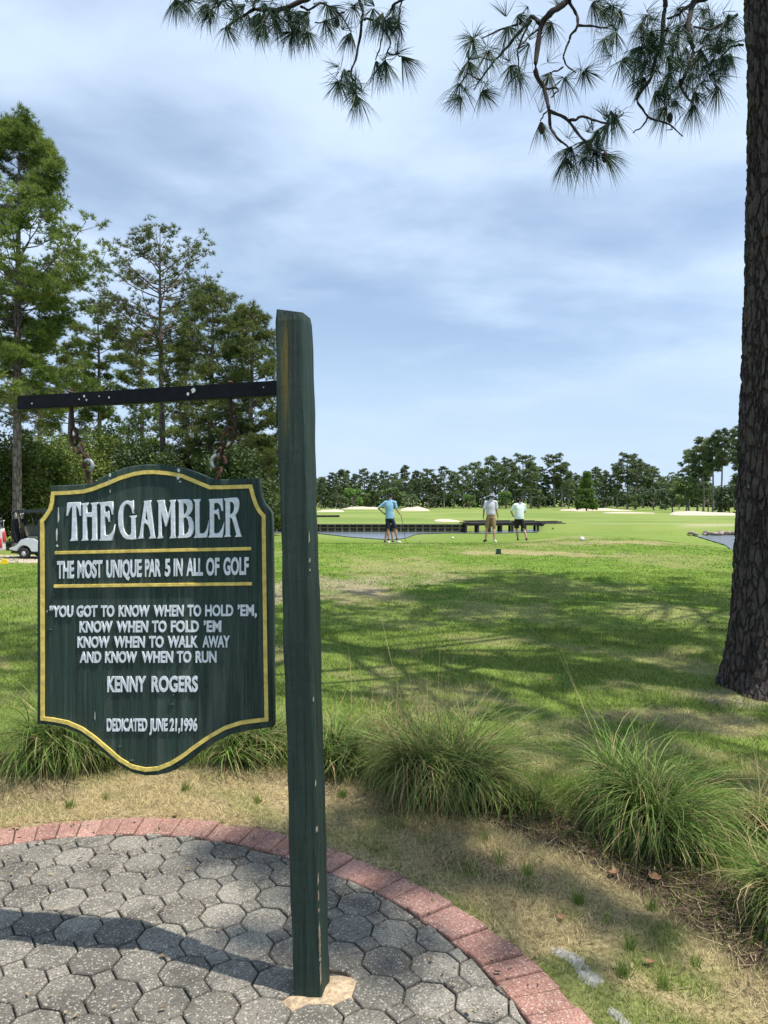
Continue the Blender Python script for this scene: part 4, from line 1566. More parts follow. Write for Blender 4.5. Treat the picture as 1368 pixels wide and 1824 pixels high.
for i, (x, yt) in enumerate(FAR):
    Y = 215 + rs.uniform(-18, 18)
    loc, H = px_tree(x, yt, Y)
    tall = 'tall' if yt < 822 else ('low' if yt > 843 else 'middling')
    if i < 20:
        lb = f'{tall} pine in the far treeline, {words_[i]} tree right of the sign post'
    else:
        lb = f'{tall} pine in the far treeline, {words_[len(FAR) - 1 - i]} tree left of the right grove'
    v = 0 if tall == 'tall' else rs.randrange(5)
    root = FARP[v]
    s = H / 14.0
    sxy = s * rs.uniform(1.0, 1.4)
    a = rs.uniform(0, 6.28)
    if v not in used:
        used.add(v)
        root.location, root.rotation_euler, root.scale = loc, (0, 0, a), (sxy, sxy, s)
        root['label'] = lb
        root['group'] = 'pines of the far treeline'
    else:
        dup(root, loc, a, (sxy, sxy, s), lb, 'pines of the far treeline')
# round broadleaf trees in front of the treeline
FB = [(578, 868, 205, 0, 'round mid green tree at the foot of the far treeline next to the post', 1.0), (628, 866, 200, 1, 'round light green tree at the far treeline left of the man in blue', 1.15), (655, 872, 208, 0, 'low green bush behind the head of the man in blue, on his left', 1.1),
      (702, 868, 200, 0, 'domed dark green bush behind the man in blue', 1.5), (735, 880, 196, 2, 'low dark shrub at the far treeline right of the man in blue', 1.0), (835, 878, 196, 1, 'bright round tree at the far treeline left of the man in the hat', 1.2), (765, 880, 200, 2, 'dark low shrub between the two palms and the bright round tree', 1.3),
      (600, 878, 190, 2, 'dark hedge like bush low beside the post', 1.4), (900, 872, 205, 1, 'yellowish green tree between the two golfers on the right', 0.9), (960, 880, 205, 2, 'dark shrub behind the golfer in black shorts, on the right', 1.2), (1030, 888, 190, 1, 'flat bright shrub at the foot of the bright cypress', 1.0), (1165, 870, 190, 2, 'dark round tree left of the right grove', 1.4), (1130, 880, 205, 0, 'low green tree beneath the tall far pine', 1.3), (1080, 884, 205, 2, 'dark low tree right of the bright cypress', 1.3),
      (870, 885, 210, 2, 'dark low shrub directly behind the man in the hat', 1.3)]
usedb = set()
for (x, yt, Y, v, lb, wd) in FB:
    loc, H = px_tree(x, yt, Y)
    s = H / 7.0
    root = FARB[v]
    if v not in usedb:
        usedb.add(v)
        root.location, root.rotation_euler, root.scale = loc, (0, 0, x), (s * wd, s * wd, s)
        root['label'], root['group'] = lb, 'leafy trees of the far treeline'
    else:
        dup(root, loc, x, (s * wd, s * wd, s), lb, 'leafy trees of the far treeline')
# bright cypress standing out from the line
loc, H = px_tree(1045, 840, 175)
plant_tree('cypress_tree', 'bright green feathery conical cypress standing out in front of the far treeline', 'tree', gen_pine(260, H, 0.06, 2.7, 70, 6, 6, 9, 0.55, 0.16, 'cone', 0.16, limb_n=4, clump=.4), M['bark_far'], M['leaf_bright'], loc, 0.4)
# two palms behind the man in blue
for k, (x, yt, lb) in enumerate(((727, 880, 'small fan palm at the far treeline right of the man in blue'), (736, 884, 'smaller fan palm at the far treeline beside the other palm'))):
    loc, H = px_tree(x, yt, 192)
    o = thing('palm_tree', lb, 'palm', loc, 0.3 * k, 'palms at the far treeline')
    mb = MB()
    mb.tube([(0, 0, -0.2), (0.05, 0, H * .5), (0.1, 0, H * .72)], [0.18, 0.15, 0.13], 8)
    mb.obj('trunk', M['bark_far'], o, True)
    rng = np.random.default_rng(300 + k)
    n_ = 26
    az = rng.uniform(0, 6.28, n_)
    el = rng.uniform(-0.4, 1.3, n_)
    D = np.column_stack([np.cos(az) * np.cos(el), np.sin(az) * np.cos(el), np.sin(el)])
    C = np.tile([[0.1, 0, H * .74]], (n_, 1)) + D * 0.55
    V, Fx = needles(C, D, 9, 0.9, 0.10, 0.55, 0.25, rng)
    link('crown', mesh_np('crown', V, Fx, M['leaf_far']), o)
# right-hand grove
RG = [(1228, 800, 150, .34, 2.4, 'round', 'leaning pine at the left end of the right grove'), (1243, 793, 142, .30, 2.9, 'round', 'broad pine of the right grove, second from its left end'), (1254, 779, 138, .42, 2.4, 'flat', 'pine of the right grove with a rounded top, below the two tallest'),
      (1271, 778, 136, .48, 2.3, 'flat', 'bare trunked pine in the middle of the right grove'), (1285, 764, 134, .50, 2.3, 'flat', 'tall pine of the right grove with a trunk clear to half height'), (1318, 752, 130, .46, 2.8, 'round', 'tallest pine of the right grove, beside the near trunk'), (1326, 775, 138, .5, 2.6, 'flat', 'pine of the right grove partly behind the near trunk')]
for i, (x, yt, Y, cbv, rw, pf, lb) in enumerate(RG):
    loc, H = px_tree(x, yt, Y)
    plant_tree('pine_tree', lb, 'pine tree', gen_pine(270 + i, H, cbv + .06, rw * .78, 28, 5, 8, 10, 0.50, 0.12, pf, 0.20, limb_n=5, clump=.5), M['bark_far'], M['needle_far'], loc, i, 'pines of the right grove')
RB = [(1222, 850, 138, 2.7, 'leaf_far', 'small leafy tree with a leaning trunk at the left foot of the right grove'), (1198, 862, 150, 2.6, 'wood_far', 'dark low tree left of the right grove behind the bunker'), (1300, 868, 126, 2.5, 'wood_far', 'dark rounded shrub beside the near trunk above the sand'), (1318, 842, 150, 2.6, 'leaf_far', 'pale leafy tree in the right grove behind the dark shrub'), (1262, 858, 160, 3.4, 'leaf_far', 'green leafy tree behind the bare trunks of the right grove')]
for i, (x, yt, Y, rw, mt, lb) in enumerate(RB):
    loc, H = px_tree(x, yt, Y)
    plant_tree('leafy_tree', lb, 'tree', gen_broad(290 + i, H, rw, 14, 2600, 0.26, 0.06), M['bark_far'], M[mt], loc, i, 'leafy trees of the right grove')
# the far wood behind it all: one mass
rng = np.random.default_rng(77)
n_ = 60000
xx = rng.uniform(-150, 190, n_)
hh = 7.6 + 1.7 * np.sin(xx * 0.21) + 1.4 * np.sin(xx * 0.53 + 1) + 1.0 * np.sin(xx * 1.3 + 2)
hh = np.where(xx > 118, hh * 0.9, hh)
zz = hh * rng.uniform(0, 1, n_) ** 0.75
yy = 246 + rng.uniform(-5, 5, n_) + 4 * (1 - zz / hh)
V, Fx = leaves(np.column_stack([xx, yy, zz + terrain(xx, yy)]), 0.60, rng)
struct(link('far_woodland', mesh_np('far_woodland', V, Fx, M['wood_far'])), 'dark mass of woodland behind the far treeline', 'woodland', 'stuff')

# ------------------------------------------------------------------ bunkers, bulkhead, bridge, rocks
def bunker(x0, x1, yb, yt, Yf, lip, seed, front=0.0):
    """sand face lying on the bank between two photograph columns; the bank is a low wedge"""
    a, b = at(x0, yb, Yf), at(x1, yb, Yf)
    n = 44
    rs = random.Random(seed)
    ph = [rs.uniform(0, 6) for _ in range(4)]
    z0 = gz((a[0] + b[0]) / 2, Yf)
    dep = 9.0
    top = at((x0 + x1) / 2, yt, Yf + dep)[2]
    mb = MB()
    V = []
    for i in range(n + 1):
        f = i / n
        x = a[0] + (b[0] - a[0]) * f
        e = min(1, math.sin(math.pi * f) ** 0.55 + 0.001)
        wv = 0.10 * math.sin(9 * f + ph[0]) + 0.07 * math.sin(17 * f + ph[1])
        zb = gz(x, Yf)
        zt = zb + 0.05 + max(0.05, (top - zb)) * e * (1 + wv)
        yfr = Yf + 1.2 * (1 - e) + 0.5 * wv
        V += [(x, yfr, zb - 0.6), (x, yfr, zb + 0.03), (x, yfr + 0.4 * dep * e, zb + 0.05 + 0.45 * (zt - zb)), (x, yfr + dep * e, zt), (x, yfr + dep * e + 3.0, zb - 0.6)]
    Fx = []
    for i in range(n):
        for k in range(4):
            Fx.append((i * 5 + k, (i + 1) * 5 + k, (i + 1) * 5 + k + 1, i * 5 + k + 1))
    mb.add(V, Fx)
    o = mb.obj('sand_bunker', M['sand'], None, True)
    return struct(o)


bunker(563, 612, 912, 907.5, 150, 1, 1)
bunker(608, 680, 908, 902.5, 185, 1, 2)
bunker(713, 766, 911, 903, 160, 1, 3)
bunker(776, 822, 931.5, 929, 84, 1, 4)
bunker(1082, 1172, 919, 913, 125, 1, 5)
bunker(1206, 1345, 921, 911, 112, 1, 6)
bunker(1000, 1130, 911, 905.5, 180, 1, 7)
bunker(1030, 1050, 912, 909, 165, 1, 8)

bw = thing('retaining_wall', 'long weathered timber bulkhead with upright posts along the far pond edge', 'retaining wall', (0, 70.0, WATER_Z))
topz = 0.68
P_A, P_B = np.array([-16.0, 70.35]), np.array([7.55, 69.75])
Lw = np.linalg.norm(P_B - P_A)
dw = (P_B - P_A) / Lw
loc0 = np.array([0, 70.0])
mb = MB()
nb2 = 4
for k in range(nb2):
    h0 = -0.5 + (topz + 0.5) * k / nb2
    h1 = -0.5 + (topz + 0.5) * (k + 1) / nb2 - 0.02
    c = (P_A + P_B) / 2 - loc0
    mb.box((c[0], c[1], (h0 + h1) / 2), (Lw, 0.08 + 0.01 * (k % 2), h1 - h0), Matrix.Rotation(math.atan2(dw[1], dw[0]), 3, 'Z'))
mb.obj('planking', M['timber_dark'], bw)
mb = MB()
c = (P_A + P_B) / 2 - loc0
mb.box((c[0], c[1] - 0.06, topz + 0.03), (Lw, 0.34, 0.07), Matrix.Rotation(math.atan2(dw[1], dw[0]), 3, 'Z'))
mb.obj('capping', M['timber'], bw)
npst = 34
for k in range(npst):
    p = P_A + (P_B - P_A) * (k + 0.4) / npst - loc0
    mb = MB()
    mb.box((p[0], p[1] - 0.11, 0.14), (0.15, 0.13, 1.02))
    mb.obj('upright', M['timber'], bw)
# a second timber edge farther left across the water
bw2 = thing('retaining_wall', 'short dark timber bulkhead on the farther bank, left of the man in blue', 'retaining wall', (-9.0, 104, -1.0))
mb = MB()
mb.box((-3.0, 0, -0.05), (11.5, 0.2, 0.62))
mb.obj('planking', M['timber_dark'], bw2)
for k in range(12):
    mb = MB()
    mb.box((-8.5 + k * 1.0, -0.17, -0.05), (0.16, 0.12, 0.66))
    mb.obj('upright', M['timber_dark'], bw2)
# low timber bridge
br = thing('footbridge', 'low dark timber footbridge crossing the pond behind the golfers', 'bridge', (7.6, 70, WATER_Z))
def brp(x, y, Y):
    p = at(x, y, Y)
    return np.array([p[0] - 7.6, p[1] - 70, p[2] - WATER_Z])
deck = [brp(828, 931.5, 69.2), brp(870, 931.2, 70.5), brp(910, 931.2, 71.5), brp(955, 931.6, 72.6), brp(996, 933.0, 74)]
mb = MB()
for i in range(len(deck) - 1):
    a, b = deck[i], deck[i + 1]
    c = (a + b) / 2
    mb.box((c[0], c[1], c[2]), (np.linalg.norm(b - a) + 0.05, 1.8, 0.10), Matrix.Rotation(math.atan2(b[1] - a[1], b[0] - a[0]), 3, 'Z'))
mb.obj('deck', M['timber_dark'], br)
for side in (-0.95, 0.95):
    mb = MB()
    for i in range(len(deck) - 1):
        a, b = deck[i], deck[i + 1]
        c = (a + b) / 2
        mb.box((c[0], c[1] + side, c[2] + 0.16), (np.linalg.norm(b - a) + 0.04, 0.12, 0.12), Matrix.Rotation(math.atan2(b[1] - a[1], b[0] - a[0]), 3, 'Z'))
        mb.box((c[0], c[1] + side * 0.93, c[2] - 0.13), (np.linalg.norm(b - a) + 0.04, 0.10, 0.2), Matrix.Rotation(math.atan2(b[1] - a[1], b[0] - a[0]), 3, 'Z'))
    mb.obj('curb_rail', M['timber_dark'], br)
for i in range(9):
    f = i / 8 * (len(deck) - 1)
    k = min(int(f), len(deck) - 2)
    p = deck[k] + (deck[k + 1] - deck[k]) * (f - k)
    for side in (-0.8, 0.8):
        mb = MB()
        mb.tube([(p[0], p[1] + side, -0.8), (p[0], p[1] + side, p[2])], 0.13, 7)
        mb.obj('pile', M['timber_dark'], br)
# rocks on the right pond's far edge
rs = random.Random(31)
for i in range(26):
    f = i / 25
    x = 26.2 + f * 12.5
    y = 63.3 + 1.6 * f + rs.uniform(-.25, .3)
    if i < 6:
        y -= rs.uniform(0, .5)
    mb = MB()
    s = rs.uniform(0.16, 0.40)
    mb.ball((0, 0, 0), (s * rs.uniform(.8, 1.5), s, s * rs.uniform(.5, .9)), 9, 6)
    me = mb.mesh('rock', M['rock'])
    for v in me.vertices:
        v.co *= 1 + rs.uniform(-.18, .18)
    o = link('rock', me)
    o.location = (x, y, WATER_Z + 0.10 + rs.uniform(0, .12))
    tag(o, 'brown rock in the line of stones along the far edge of the right pond', 'rock', 'stones along the right pond')

# ------------------------------------------------------------------ the near pine on the right
T0 = np.array([3.285, 6.2])
pine = thing('pine_tree', 'thick dark rugged pine trunk at the right edge with branches drooping across the top', 'pine tree', (T0[0], T0[1], 0))
nh, na = 560, 260
zs = np.concatenate([np.linspace(-0.15, 6.3, 500), np.linspace(6.4, 16.5, 60)])
prof_z = [-.2, 0.0, 0.08, 0.18, 0.32, 0.55, 0.9, 1.5, 2.6, 3.6, 4.6, 5.2, 5.9, 8, 12, 16.5]
prof_x = [1284, 1290, 1295, 1300, 1305, 1310, 1314.5, 1319, 1325, 1330, 1332, 1331, 1323, 0, 0, 0]
cxp = CX + F_PX * T0[0] / T0[1]
rads = [(cxp - a) * T0[1] / F_PX for a in prof_x[:13]] + [0.225, 0.17, 0.05]
Rz = np.interp(zs, prof_z, rads)
A_ = np.arange(na) * 2 * np.pi / na
V = np.zeros((len(zs), na, 3))
flare = np.exp(-np.maximum(zs, 0) * 3.2)
for i, z in enumerate(zs):
    lob = 1 + flare[i] * 0.13 * (np.sin(5 * A_ + 0.6) * .6 + np.sin(3 * A_ + 2.0) * .4)
    V[i, :, 0] = Rz[i] * lob * np.cos(A_)
    V[i, :, 1] = Rz[i] * lob * np.sin(A_)
    V[i, :, 2] = z
# bark plates: displaced with cell noise stretched along the trunk
for i, z in enumerate(zs):
    if z > 6.3:
        break
    for j in range(na):
        p = Vector((math.cos(A_[j]) * 4.2, math.sin(A_[j]) * 4.2, z * 3.4))
        w = mnoise.noise_vector(p * 1.3) * 0.5 + mnoise.noise_vector(p * 4.0) * 0.18
        dd, _ = mnoise.voronoi((p + w) * 1.55)
        e = min(1.0, max(0.0, (dd[1] - dd[0]) * 2.6))
        k = 0.022 * (e - 0.5) + 0.007 * mnoise.noise(p * 6) + 0.004 * mnoise.noise(p * 17)
        V[i, j, 0] += math.cos(A_[j]) * k
        V[i, j, 1] += math.sin(A_[j]) * k
V = V.reshape(-1, 3)
i_ = np.arange(len(zs) - 1)[:, None] * na
j_ = np.arange(na)[None]
k_ = (j_ + 1) % na
Fx = np.stack([i_ + j_, i_ + k_, i_ + na + k_, i_ + na + j_], -1).reshape(-1, 4)
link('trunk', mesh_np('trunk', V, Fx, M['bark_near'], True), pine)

rng = np.random.default_rng(5)
brn, ndl = Soup(), Soup()
c6 = lambda x, y: (280 + x / 2.736, y / 2.736)
c7 = lambda x, y: (780 + x / 2.327, y / 2.327)
T3 = np.array([T0[0], T0[1], 0.0])


def trace(cv, pts, Y, r0, r1, sway=0.0):
    n = len(pts)
    P = [at(*cv(*p), Y + sway * (i / max(1, n - 1)) + 0.05 * math.sin(3.1 * i + Y)) for i, p in enumerate(pts)]
    # resample with small kinks
    Q = []
    for i in range(n - 1):
        for k in range(5):
            f = k / 5
            Q.append(P[i] + (P[i + 1] - P[i]) * f + rng.normal(0, 0.006, 3))
    Q.append(P[-1])
    Q = np.array(Q)
    Q[1:-1] = (Q[:-2] + 2 * Q[1:-1] + Q[2:]) / 4
    rad = 1.5 * np.linspace(r0, r1, len(Q)) * (1 + 0.12 * np.sin(np.arange(len(Q)) * 1.9))
    Vq, Fq = tube_np(Q - T3, rad, 6)
    link('branch', mesh_np('branch', Vq, Fq, M['twig'], True), pine)
    return Q


# limbs above the frame that carry the drooping branches
top_a = np.array([T0[0] - 0.15, T0[1], 6.7])
limbA = [top_a, (2.2, 6.0, 6.35), (1.0, 5.7, 6.0), (0.2, 5.55, 5.75), (-0.45, 5.5, 5.56), (-1.1, 5.5, 5.52)]
limbB = [np.array([T0[0] - 0.1, T0[1] - 0.1, 6.2]), (2.4, 5.7, 5.95), (1.55, 5.5, 5.70), (0.9, 5.4, 5.55)]
limbC = [np.array([T0[0] - 0.1, T0[1], 6.0]), (2.75, 5.9, 5.85), (2.2, 5.8, 5.78), (1.8, 5.8, 5.72)]
for Lb, r0 in ((limbA, 0.055), (limbB, 0.05), (limbC, 0.045)):
    Lb = np.array([np.asarray(p, float) for p in Lb])
    s = np.linspace(0, 1, len(Lb))
    s2 = np.linspace(0, 1, 30)
    Q = np.column_stack([np.interp(s2, s, Lb[:, c]) for c in range(3)])
    Q[1:-1] = (Q[:-2] + 2 * Q[1:-1] + Q[2:]) / 4
    Vq, Fq = tube_np(Q - T3, np.linspace(r0, 0.016, 30), 7)
    link('limb', mesh_np('limb', Vq, Fq, M['twig'], True), pine)
BRA = [([(760, -60), (730, 0), (620, 40), (530, 48), (465, 45), (400, 90), (340, 130)], .013, .005), ([(980, -60), (990, 0), (1005, 60), (985, 200), (945, 340), (955, 430)], .010, .004), ([(945, 345), (910, 365), (890, 392)], .005, .003), ([(1005, 90), (1050, 100), (1090, 110), (1140, 210), (1110, 290)], .006, .003), ([(1100, 130), (1090, 220), (1065, 290)], .004, .003), ([(1128, 262), (1165, 262), (1190, 272)], .004, .003),
       ([(1200, -10), (1150, 30), (1110, 92)], .007, .004), ([(700, 30), (740, 50), (790, 15), (870, 35), (905, 90), (945, 155)], .006, .003), ([(740, 60), (735, 110), (735, 155)], .004, .003), ([(905, 60), (850, 95), (815, 105), (770, 110)], .004, .003), ([(640, 30), (650, 90), (655, 155)], .005, .003), ([(560, 45), (525, 90), (520, 105)], .004, .003), ([(600, 50), (565, 90), (580, 115)], .004, .003),
       ([(330, -10), (290, 30), (260, 50)], .007, .004), ([(470, 45), (480, 0), (520, -40)], .007, .004), ([(400, 90), (380, 40), (360, 0)], .004, .003), ([(1190, 5), (1180, 60), (1182, 120)], .004, .003)]
for (p, r0, r1) in BRA:
    trace(c6, p, 5.45, r0, r1, rng.uniform(-.25, .25))
BRB = [([(560, -40), (540, 0), (470, 50), (425, 95), (405, 300), (440, 360), (460, 450), (465, 530), (500, 575), (540, 610)], .018, .004), ([(465, 455), (545, 505), (600, 580), (640, 620), (690, 640)], .008, .004), ([(550, 505), (590, 485), (640, 495), (700, 515), (740, 500), (770, 465)], .007, .003), ([(425, 90), (385, 68), (345, 125), (290, 190), (240, 245), (190, 310), (150, 372)], .011, .003), ([(350, 95), (270, 115), (180, 160)], .006, .003),
       ([(385, 80), (345, 160), (328, 220), (340, 295)], .006, .003), ([(545, 5), (575, 60), (578, 110), (540, 175), (520, 230), (530, 270), (570, 300)], .008, .003), ([(580, 105), (640, 108), (690, 118), (730, 105)], .006, .003), ([(430, 110), (380, 150), (340, 190)], .005, .003), ([(240, 245), (180, 235), (125, 250)], .004, .003), ([(170, 330), (120, 300), (95, 345)], .004, .003), ([(440, 365), (500, 370), (495, 385), (470, 405)], .005, .003), ([(460, 450), (440, 480), (425, 500)], .004, .003), ([(520, 270), (480, 300), (465, 300)], .004, .003),
       ([(940, -30), (940, 40), (930, 160), (900, 260), (880, 330), (820, 415), (870, 485), (960, 515), (1015, 565)], .013, .003), ([(870, 485), (850, 520), (810, 550)], .005, .003), ([(830, 400), (815, 420)], .004, .002), ([(960, 515), (975, 540), (945, 540)], .003, .002), ([(1070, -30), (1055, 30), (1030, 130), (1062, 220), (1030, 300), (1000, 360), (1030, 400), (1060, 430)], .016, .004), ([(1120, -10), (1045, 20), (1000, 60), (950, 75)], .012, .005), ([(1000, 110), (985, 190), (960, 270)], .006, .003), ([(1240, 60), (1190, 95), (1120, 130), (1060, 110)], .008, .004), ([(1060, 220), (1110, 190), (1150, 190)], .005, .003), ([(930, 170), (960, 180), (1000, 200)], .005, .003), ([(1000, 360), (960, 400), (950, 440)], .005, .003), ([(1260, 185), (1220, 190), (1160, 250), (1100, 280)], .006, .003), ([(1140, 290), (1150, 330), (1160, 360)], .004, .003)]
for (p, r0, r1) in BRB:
    trace(c7, p, 5.35 if p[0][0] < 800 else 5.7, r0, r1, rng.uniform(-.25, .25))
TFA = [(265, 45), (335, 130), (520, 105), (580, 115), (655, 155), (735, 155), (815, 102), (945, 158), (440, 60), (1110, 100), (1182, 122), (1065, 295), (1110, 292), (1190, 272), (885, 395), (968, 450), (945, 410), (908, 335), (690, 60), (625, 55), (385, 45), (955, 30), (1050, 40), (1150, 25), (560, 50), (830, 30), (300, 10), (470, 90), (640, 110), (980, 470), (240, 15), (740, 60), (150, 0), (90, -8), (520, 20), (1100, 60), (670, 130), (500, 60), (430, 20)]
TFB = [(330, 62), (290, 108), (145, 160), (380, 180), (205, 215), (125, 250), (300, 270), (340, 305), (320, 290), (90, 342), (97, 400), (180, 378), (470, 92), (465, 300), (525, 320), (605, 292), (425, 502), (555, 605), (530, 650), (600, 652), (650, 635), (690, 640), (715, 455), (735, 485), (665, 535), (640, 575), (705, 510), (720, 20), (680, 40), (690, 160), (735, 130), (845, 90), (870, 60), (820, 240), (760, 250), (860, 320), (905, 290), (950, 230), (1000, 100), (1080, 230), (1105, 270), (1050, 300), (1150, 190), (1210, 160), (1090, 340), (1160, 358), (950, 440), (1060, 430), (985, 415), (900, 375), (1030, 195), (880, 130), (1130, 80), (1185, 105), (1000, 30), (1100, 40), (930, 190), (980, 160), (1060, 160), (1120, 140), (1140, 240), (1180, 230), (960, 300), (1010, 260), (840, 190), (870, 250), (1000, 330), (1120, 310), (640, 10), (760, 40), (1200, 60), (1090, 200), (860, 150), (950, 120), (1040, 90), (1170, 150), (1060, 380), (930, 350), (1215, 220), (890, 200)]
C, D = [], []
for cv, L, Yb in ((c6, TFA, 5.45), (c7, TFB, 5.35)):
    for (x, y) in L:
        Yv = Yb + (0.35 if (cv is c7 and x > 780) else 0) + rng.uniform(-0.22, 0.22)
        p = at(*cv(x, y), Yv)
        C.append(p - T3)
        d = np.array([rng.normal(0, .35), rng.normal(0, .35), -0.8 + rng.normal(0, .25)])
        D.append(d)
C, D = np.array(C), np.array(D)
cls = rng.integers(0, 4, len(C))
for q_, (nk_, ln_, sp_, dr_) in enumerate(((130, .20, .75, .22), (85, .225, .65, .35), (100, .175, .95, .15), (55, .21, .85, .28))):
    sel = cls == q_
    Vn, Fn = needles(C[sel], D[sel], nk_, ln_, 0.0034, sp_, dr_, rng, segs=2)
    ndl.add(Vn, Fn)
    Vn, Fn = needles(C[sel] + rng.normal(0, .03, (sel.sum(), 3)) + np.array([0, 0, .03]), -D[sel] * .5 + rng.normal(0, .5, (sel.sum(), 3)), nk_ // 4, ln_ * .8, 0.0034, .8, .1, rng, segs=2)
    ndl.add(Vn, Fn)
for (cv, x, y, Yv) in ((c6, 875, 105, 5.45), (c6, 965, 490, 5.45), (c7, 430, 530, 5.4), (c7, 692, 648, 5.35), (c7, 735, 490, 5.4), (c7, 860, 150, 5.7), (c7, 962, 485, 5.7), (c7, 1165, 200, 5.7)):
    p_ = at(*cv(x, y), Yv) - T3
    mb = MB()
    mb.add(*loft([(p_[0], p_[1], p_[2] - .045, .006, .006), (p_[0], p_[1], p_[2] - .03, .018, .018), (p_[0], p_[1], p_[2] - .005, .023, .023), (p_[0], p_[1], p_[2] + .02, .016, .016), (p_[0], p_[1], p_[2] + .035, .005, .005)], 10))
    mb.obj('pine_cone', M['twig'], pine, True)
# the high crown out of sight above, which throws the dappled shade
tr, cr = gen_pine(61, 18.0, 0.52, 5.4, 40, 7, 5, 10, 0.40, 0.045, 'round', 0.30, spread=0.85, clump=.35)
Vt, Ft = np.vstack(tr.V), np.vstack(tr.F)
keep = Vt[:, 2] > 6.9
ct = Vt[Ft].mean(1)
fk = keep[Ft].all(1) & (np.hypot(ct[:, 0], ct[:, 1]) > 0.26) & (ct[:, 2] > 2.0 + 0.80 * np.maximum(ct[:, 1] + T0[1], 0.5))
brn.add(Vt, Ft[fk])
link('upper_branches', brn.mesh('upper_branches', M['twig'], True), pine)['kind'] = 'stuff'
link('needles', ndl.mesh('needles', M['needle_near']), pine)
Vc, Fc = np.vstack(cr.V), np.vstack(cr.F)
cen = Vc[Fc].mean(1) + T3
ok = cen[:, 2] > 1.9 + 0.80 * np.maximum(cen[:, 1], 0.5)
ok &= (cen[:, 1] > 6.3) | (lumps(cen[:, 0] + 2, cen[:, 1], 2.3) > 0.28)
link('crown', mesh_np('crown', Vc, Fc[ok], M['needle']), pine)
for (x, y, H, cb_, rw_, nl_, sd_, lb) in ((8.4, 9.8, 19, .52, 4.8, 50, 62, 'pine standing just beyond the right edge that shades the lawn beside the trunk'),
                                          (6.5, 1.9, 17, .62, 3.7, 9, 63, 'pine beyond the right edge beside the viewer that dapples the paving with shade')):
    tr, cr = gen_pine(sd_, H, cb_, rw_, nl_, 7 if sd_ == 62 else 4, 7 if sd_ == 62 else 12, 13, 0.40, 0.050, 'round', 0.26, spread=.85, clump=.4)
    o = thing('pine_tree', lb, 'pine tree', (x, y, gz(x, y)), 0)
    link('trunk', tr.mesh('trunk', M['bark_mid'], True), o)
    Vc, Fc = np.vstack(cr.V), np.vstack(cr.F)
    cen = Vc[Fc].mean(1) + np.array([x, y, 0])
    ok = cen[:, 2] > 1.9 + 0.80 * np.maximum(cen[:, 1], 0.5)
    link('crown', mesh_np('crown', Vc, Fc[ok], M['needle']), o)

# ------------------------------------------------------------------ lawn blades, tussocks, litter
def blade_field(name, n, xr, yr, hgt, wid, seed, dens=None):
    rng = np.random.default_rng(seed)
    X = rng.uniform(*xr, n)
    Y = yr[0] + (yr[1] - yr[0]) * rng.uniform(0, 1, n)
    keep = (np.abs(X) < 0.60 * Y + 0.6)
    X, Y = X[keep], Y[keep]
    r = brad(X, Y)
    dry, dirt, mul, path, far = zones(X, Y)
    p = 1 - 0.82 * mul - 0.85 * dirt
    p = p * (0.42 + 0.58 * sstep(-0.5, 0.3, lumps(X, Y, 5.0) + 0.6 * lumps(X * 1.3, Y * 1.7, 13.0)))
    keep = (r > R_OUT + 0.012) & (rng.uniform(0, 1, len(X)) < p) & (np.hypot(X - T0[0], Y - T0[1]) > 0.45)
    X, Y, dry = X[keep], Y[keep], dry[keep]
    m = len(X)
    z = terrain(X, Y)
    a = rng.uniform(0, 2 * np.pi, m)
    lean = rng.uniform(0.2, 1.15, m) * (1 + 0.8 * dry)
    h = hgt * rng.uniform(0.45, 1.25, m) * (1 - 0.45 * dry) * (1 + 0.35 * lumps(X, Y, 4.0))
    w = wid * rng.uniform(0.7, 1.4, m)
    b = rng.uniform(0, 2 * np.pi, m)
    sx, sy = np.cos(b) * w / 2, np.sin(b) * w / 2
    tip = np.column_stack([X + np.cos(a) * h * lean, Y + np.sin(a) * h * lean, z + h])
    V = np.stack([np.column_stack([X - sx, Y - sy, z - 0.003]), np.column_stack([X + sx, Y + sy, z - 0.003]), tip], 1).reshape(-1, 3)
    dv = np.clip(dry * 1.05 + rng.normal(0, 0.22, m), 0, 1)
    me = mesh_np(name, V, np.arange(len(V)).reshape(-1, 3), M['blade'], False, {'dry': ('POINT', np.repeat(dv, 3))})
    return struct(link(name, me), None, None, 'stuff')


blade_field('lawn_grass', 420000, (-2.9, 2.9), (1.9, 4.6), 0.036, 0.0032, 1)
blade_field('lawn_grass', 230000, (-5.2, 5.2), (4.4, 9.0), 0.036, 0.0055, 2)
blade_field('lawn_grass', 130000, (-9.2, 9.2), (8.8, 16.0), 0.036, 0.011, 3)
blade_field('lawn_grass', 90000, (-16, 16), (15.8, 30.0), 0.032, 0.020, 4)


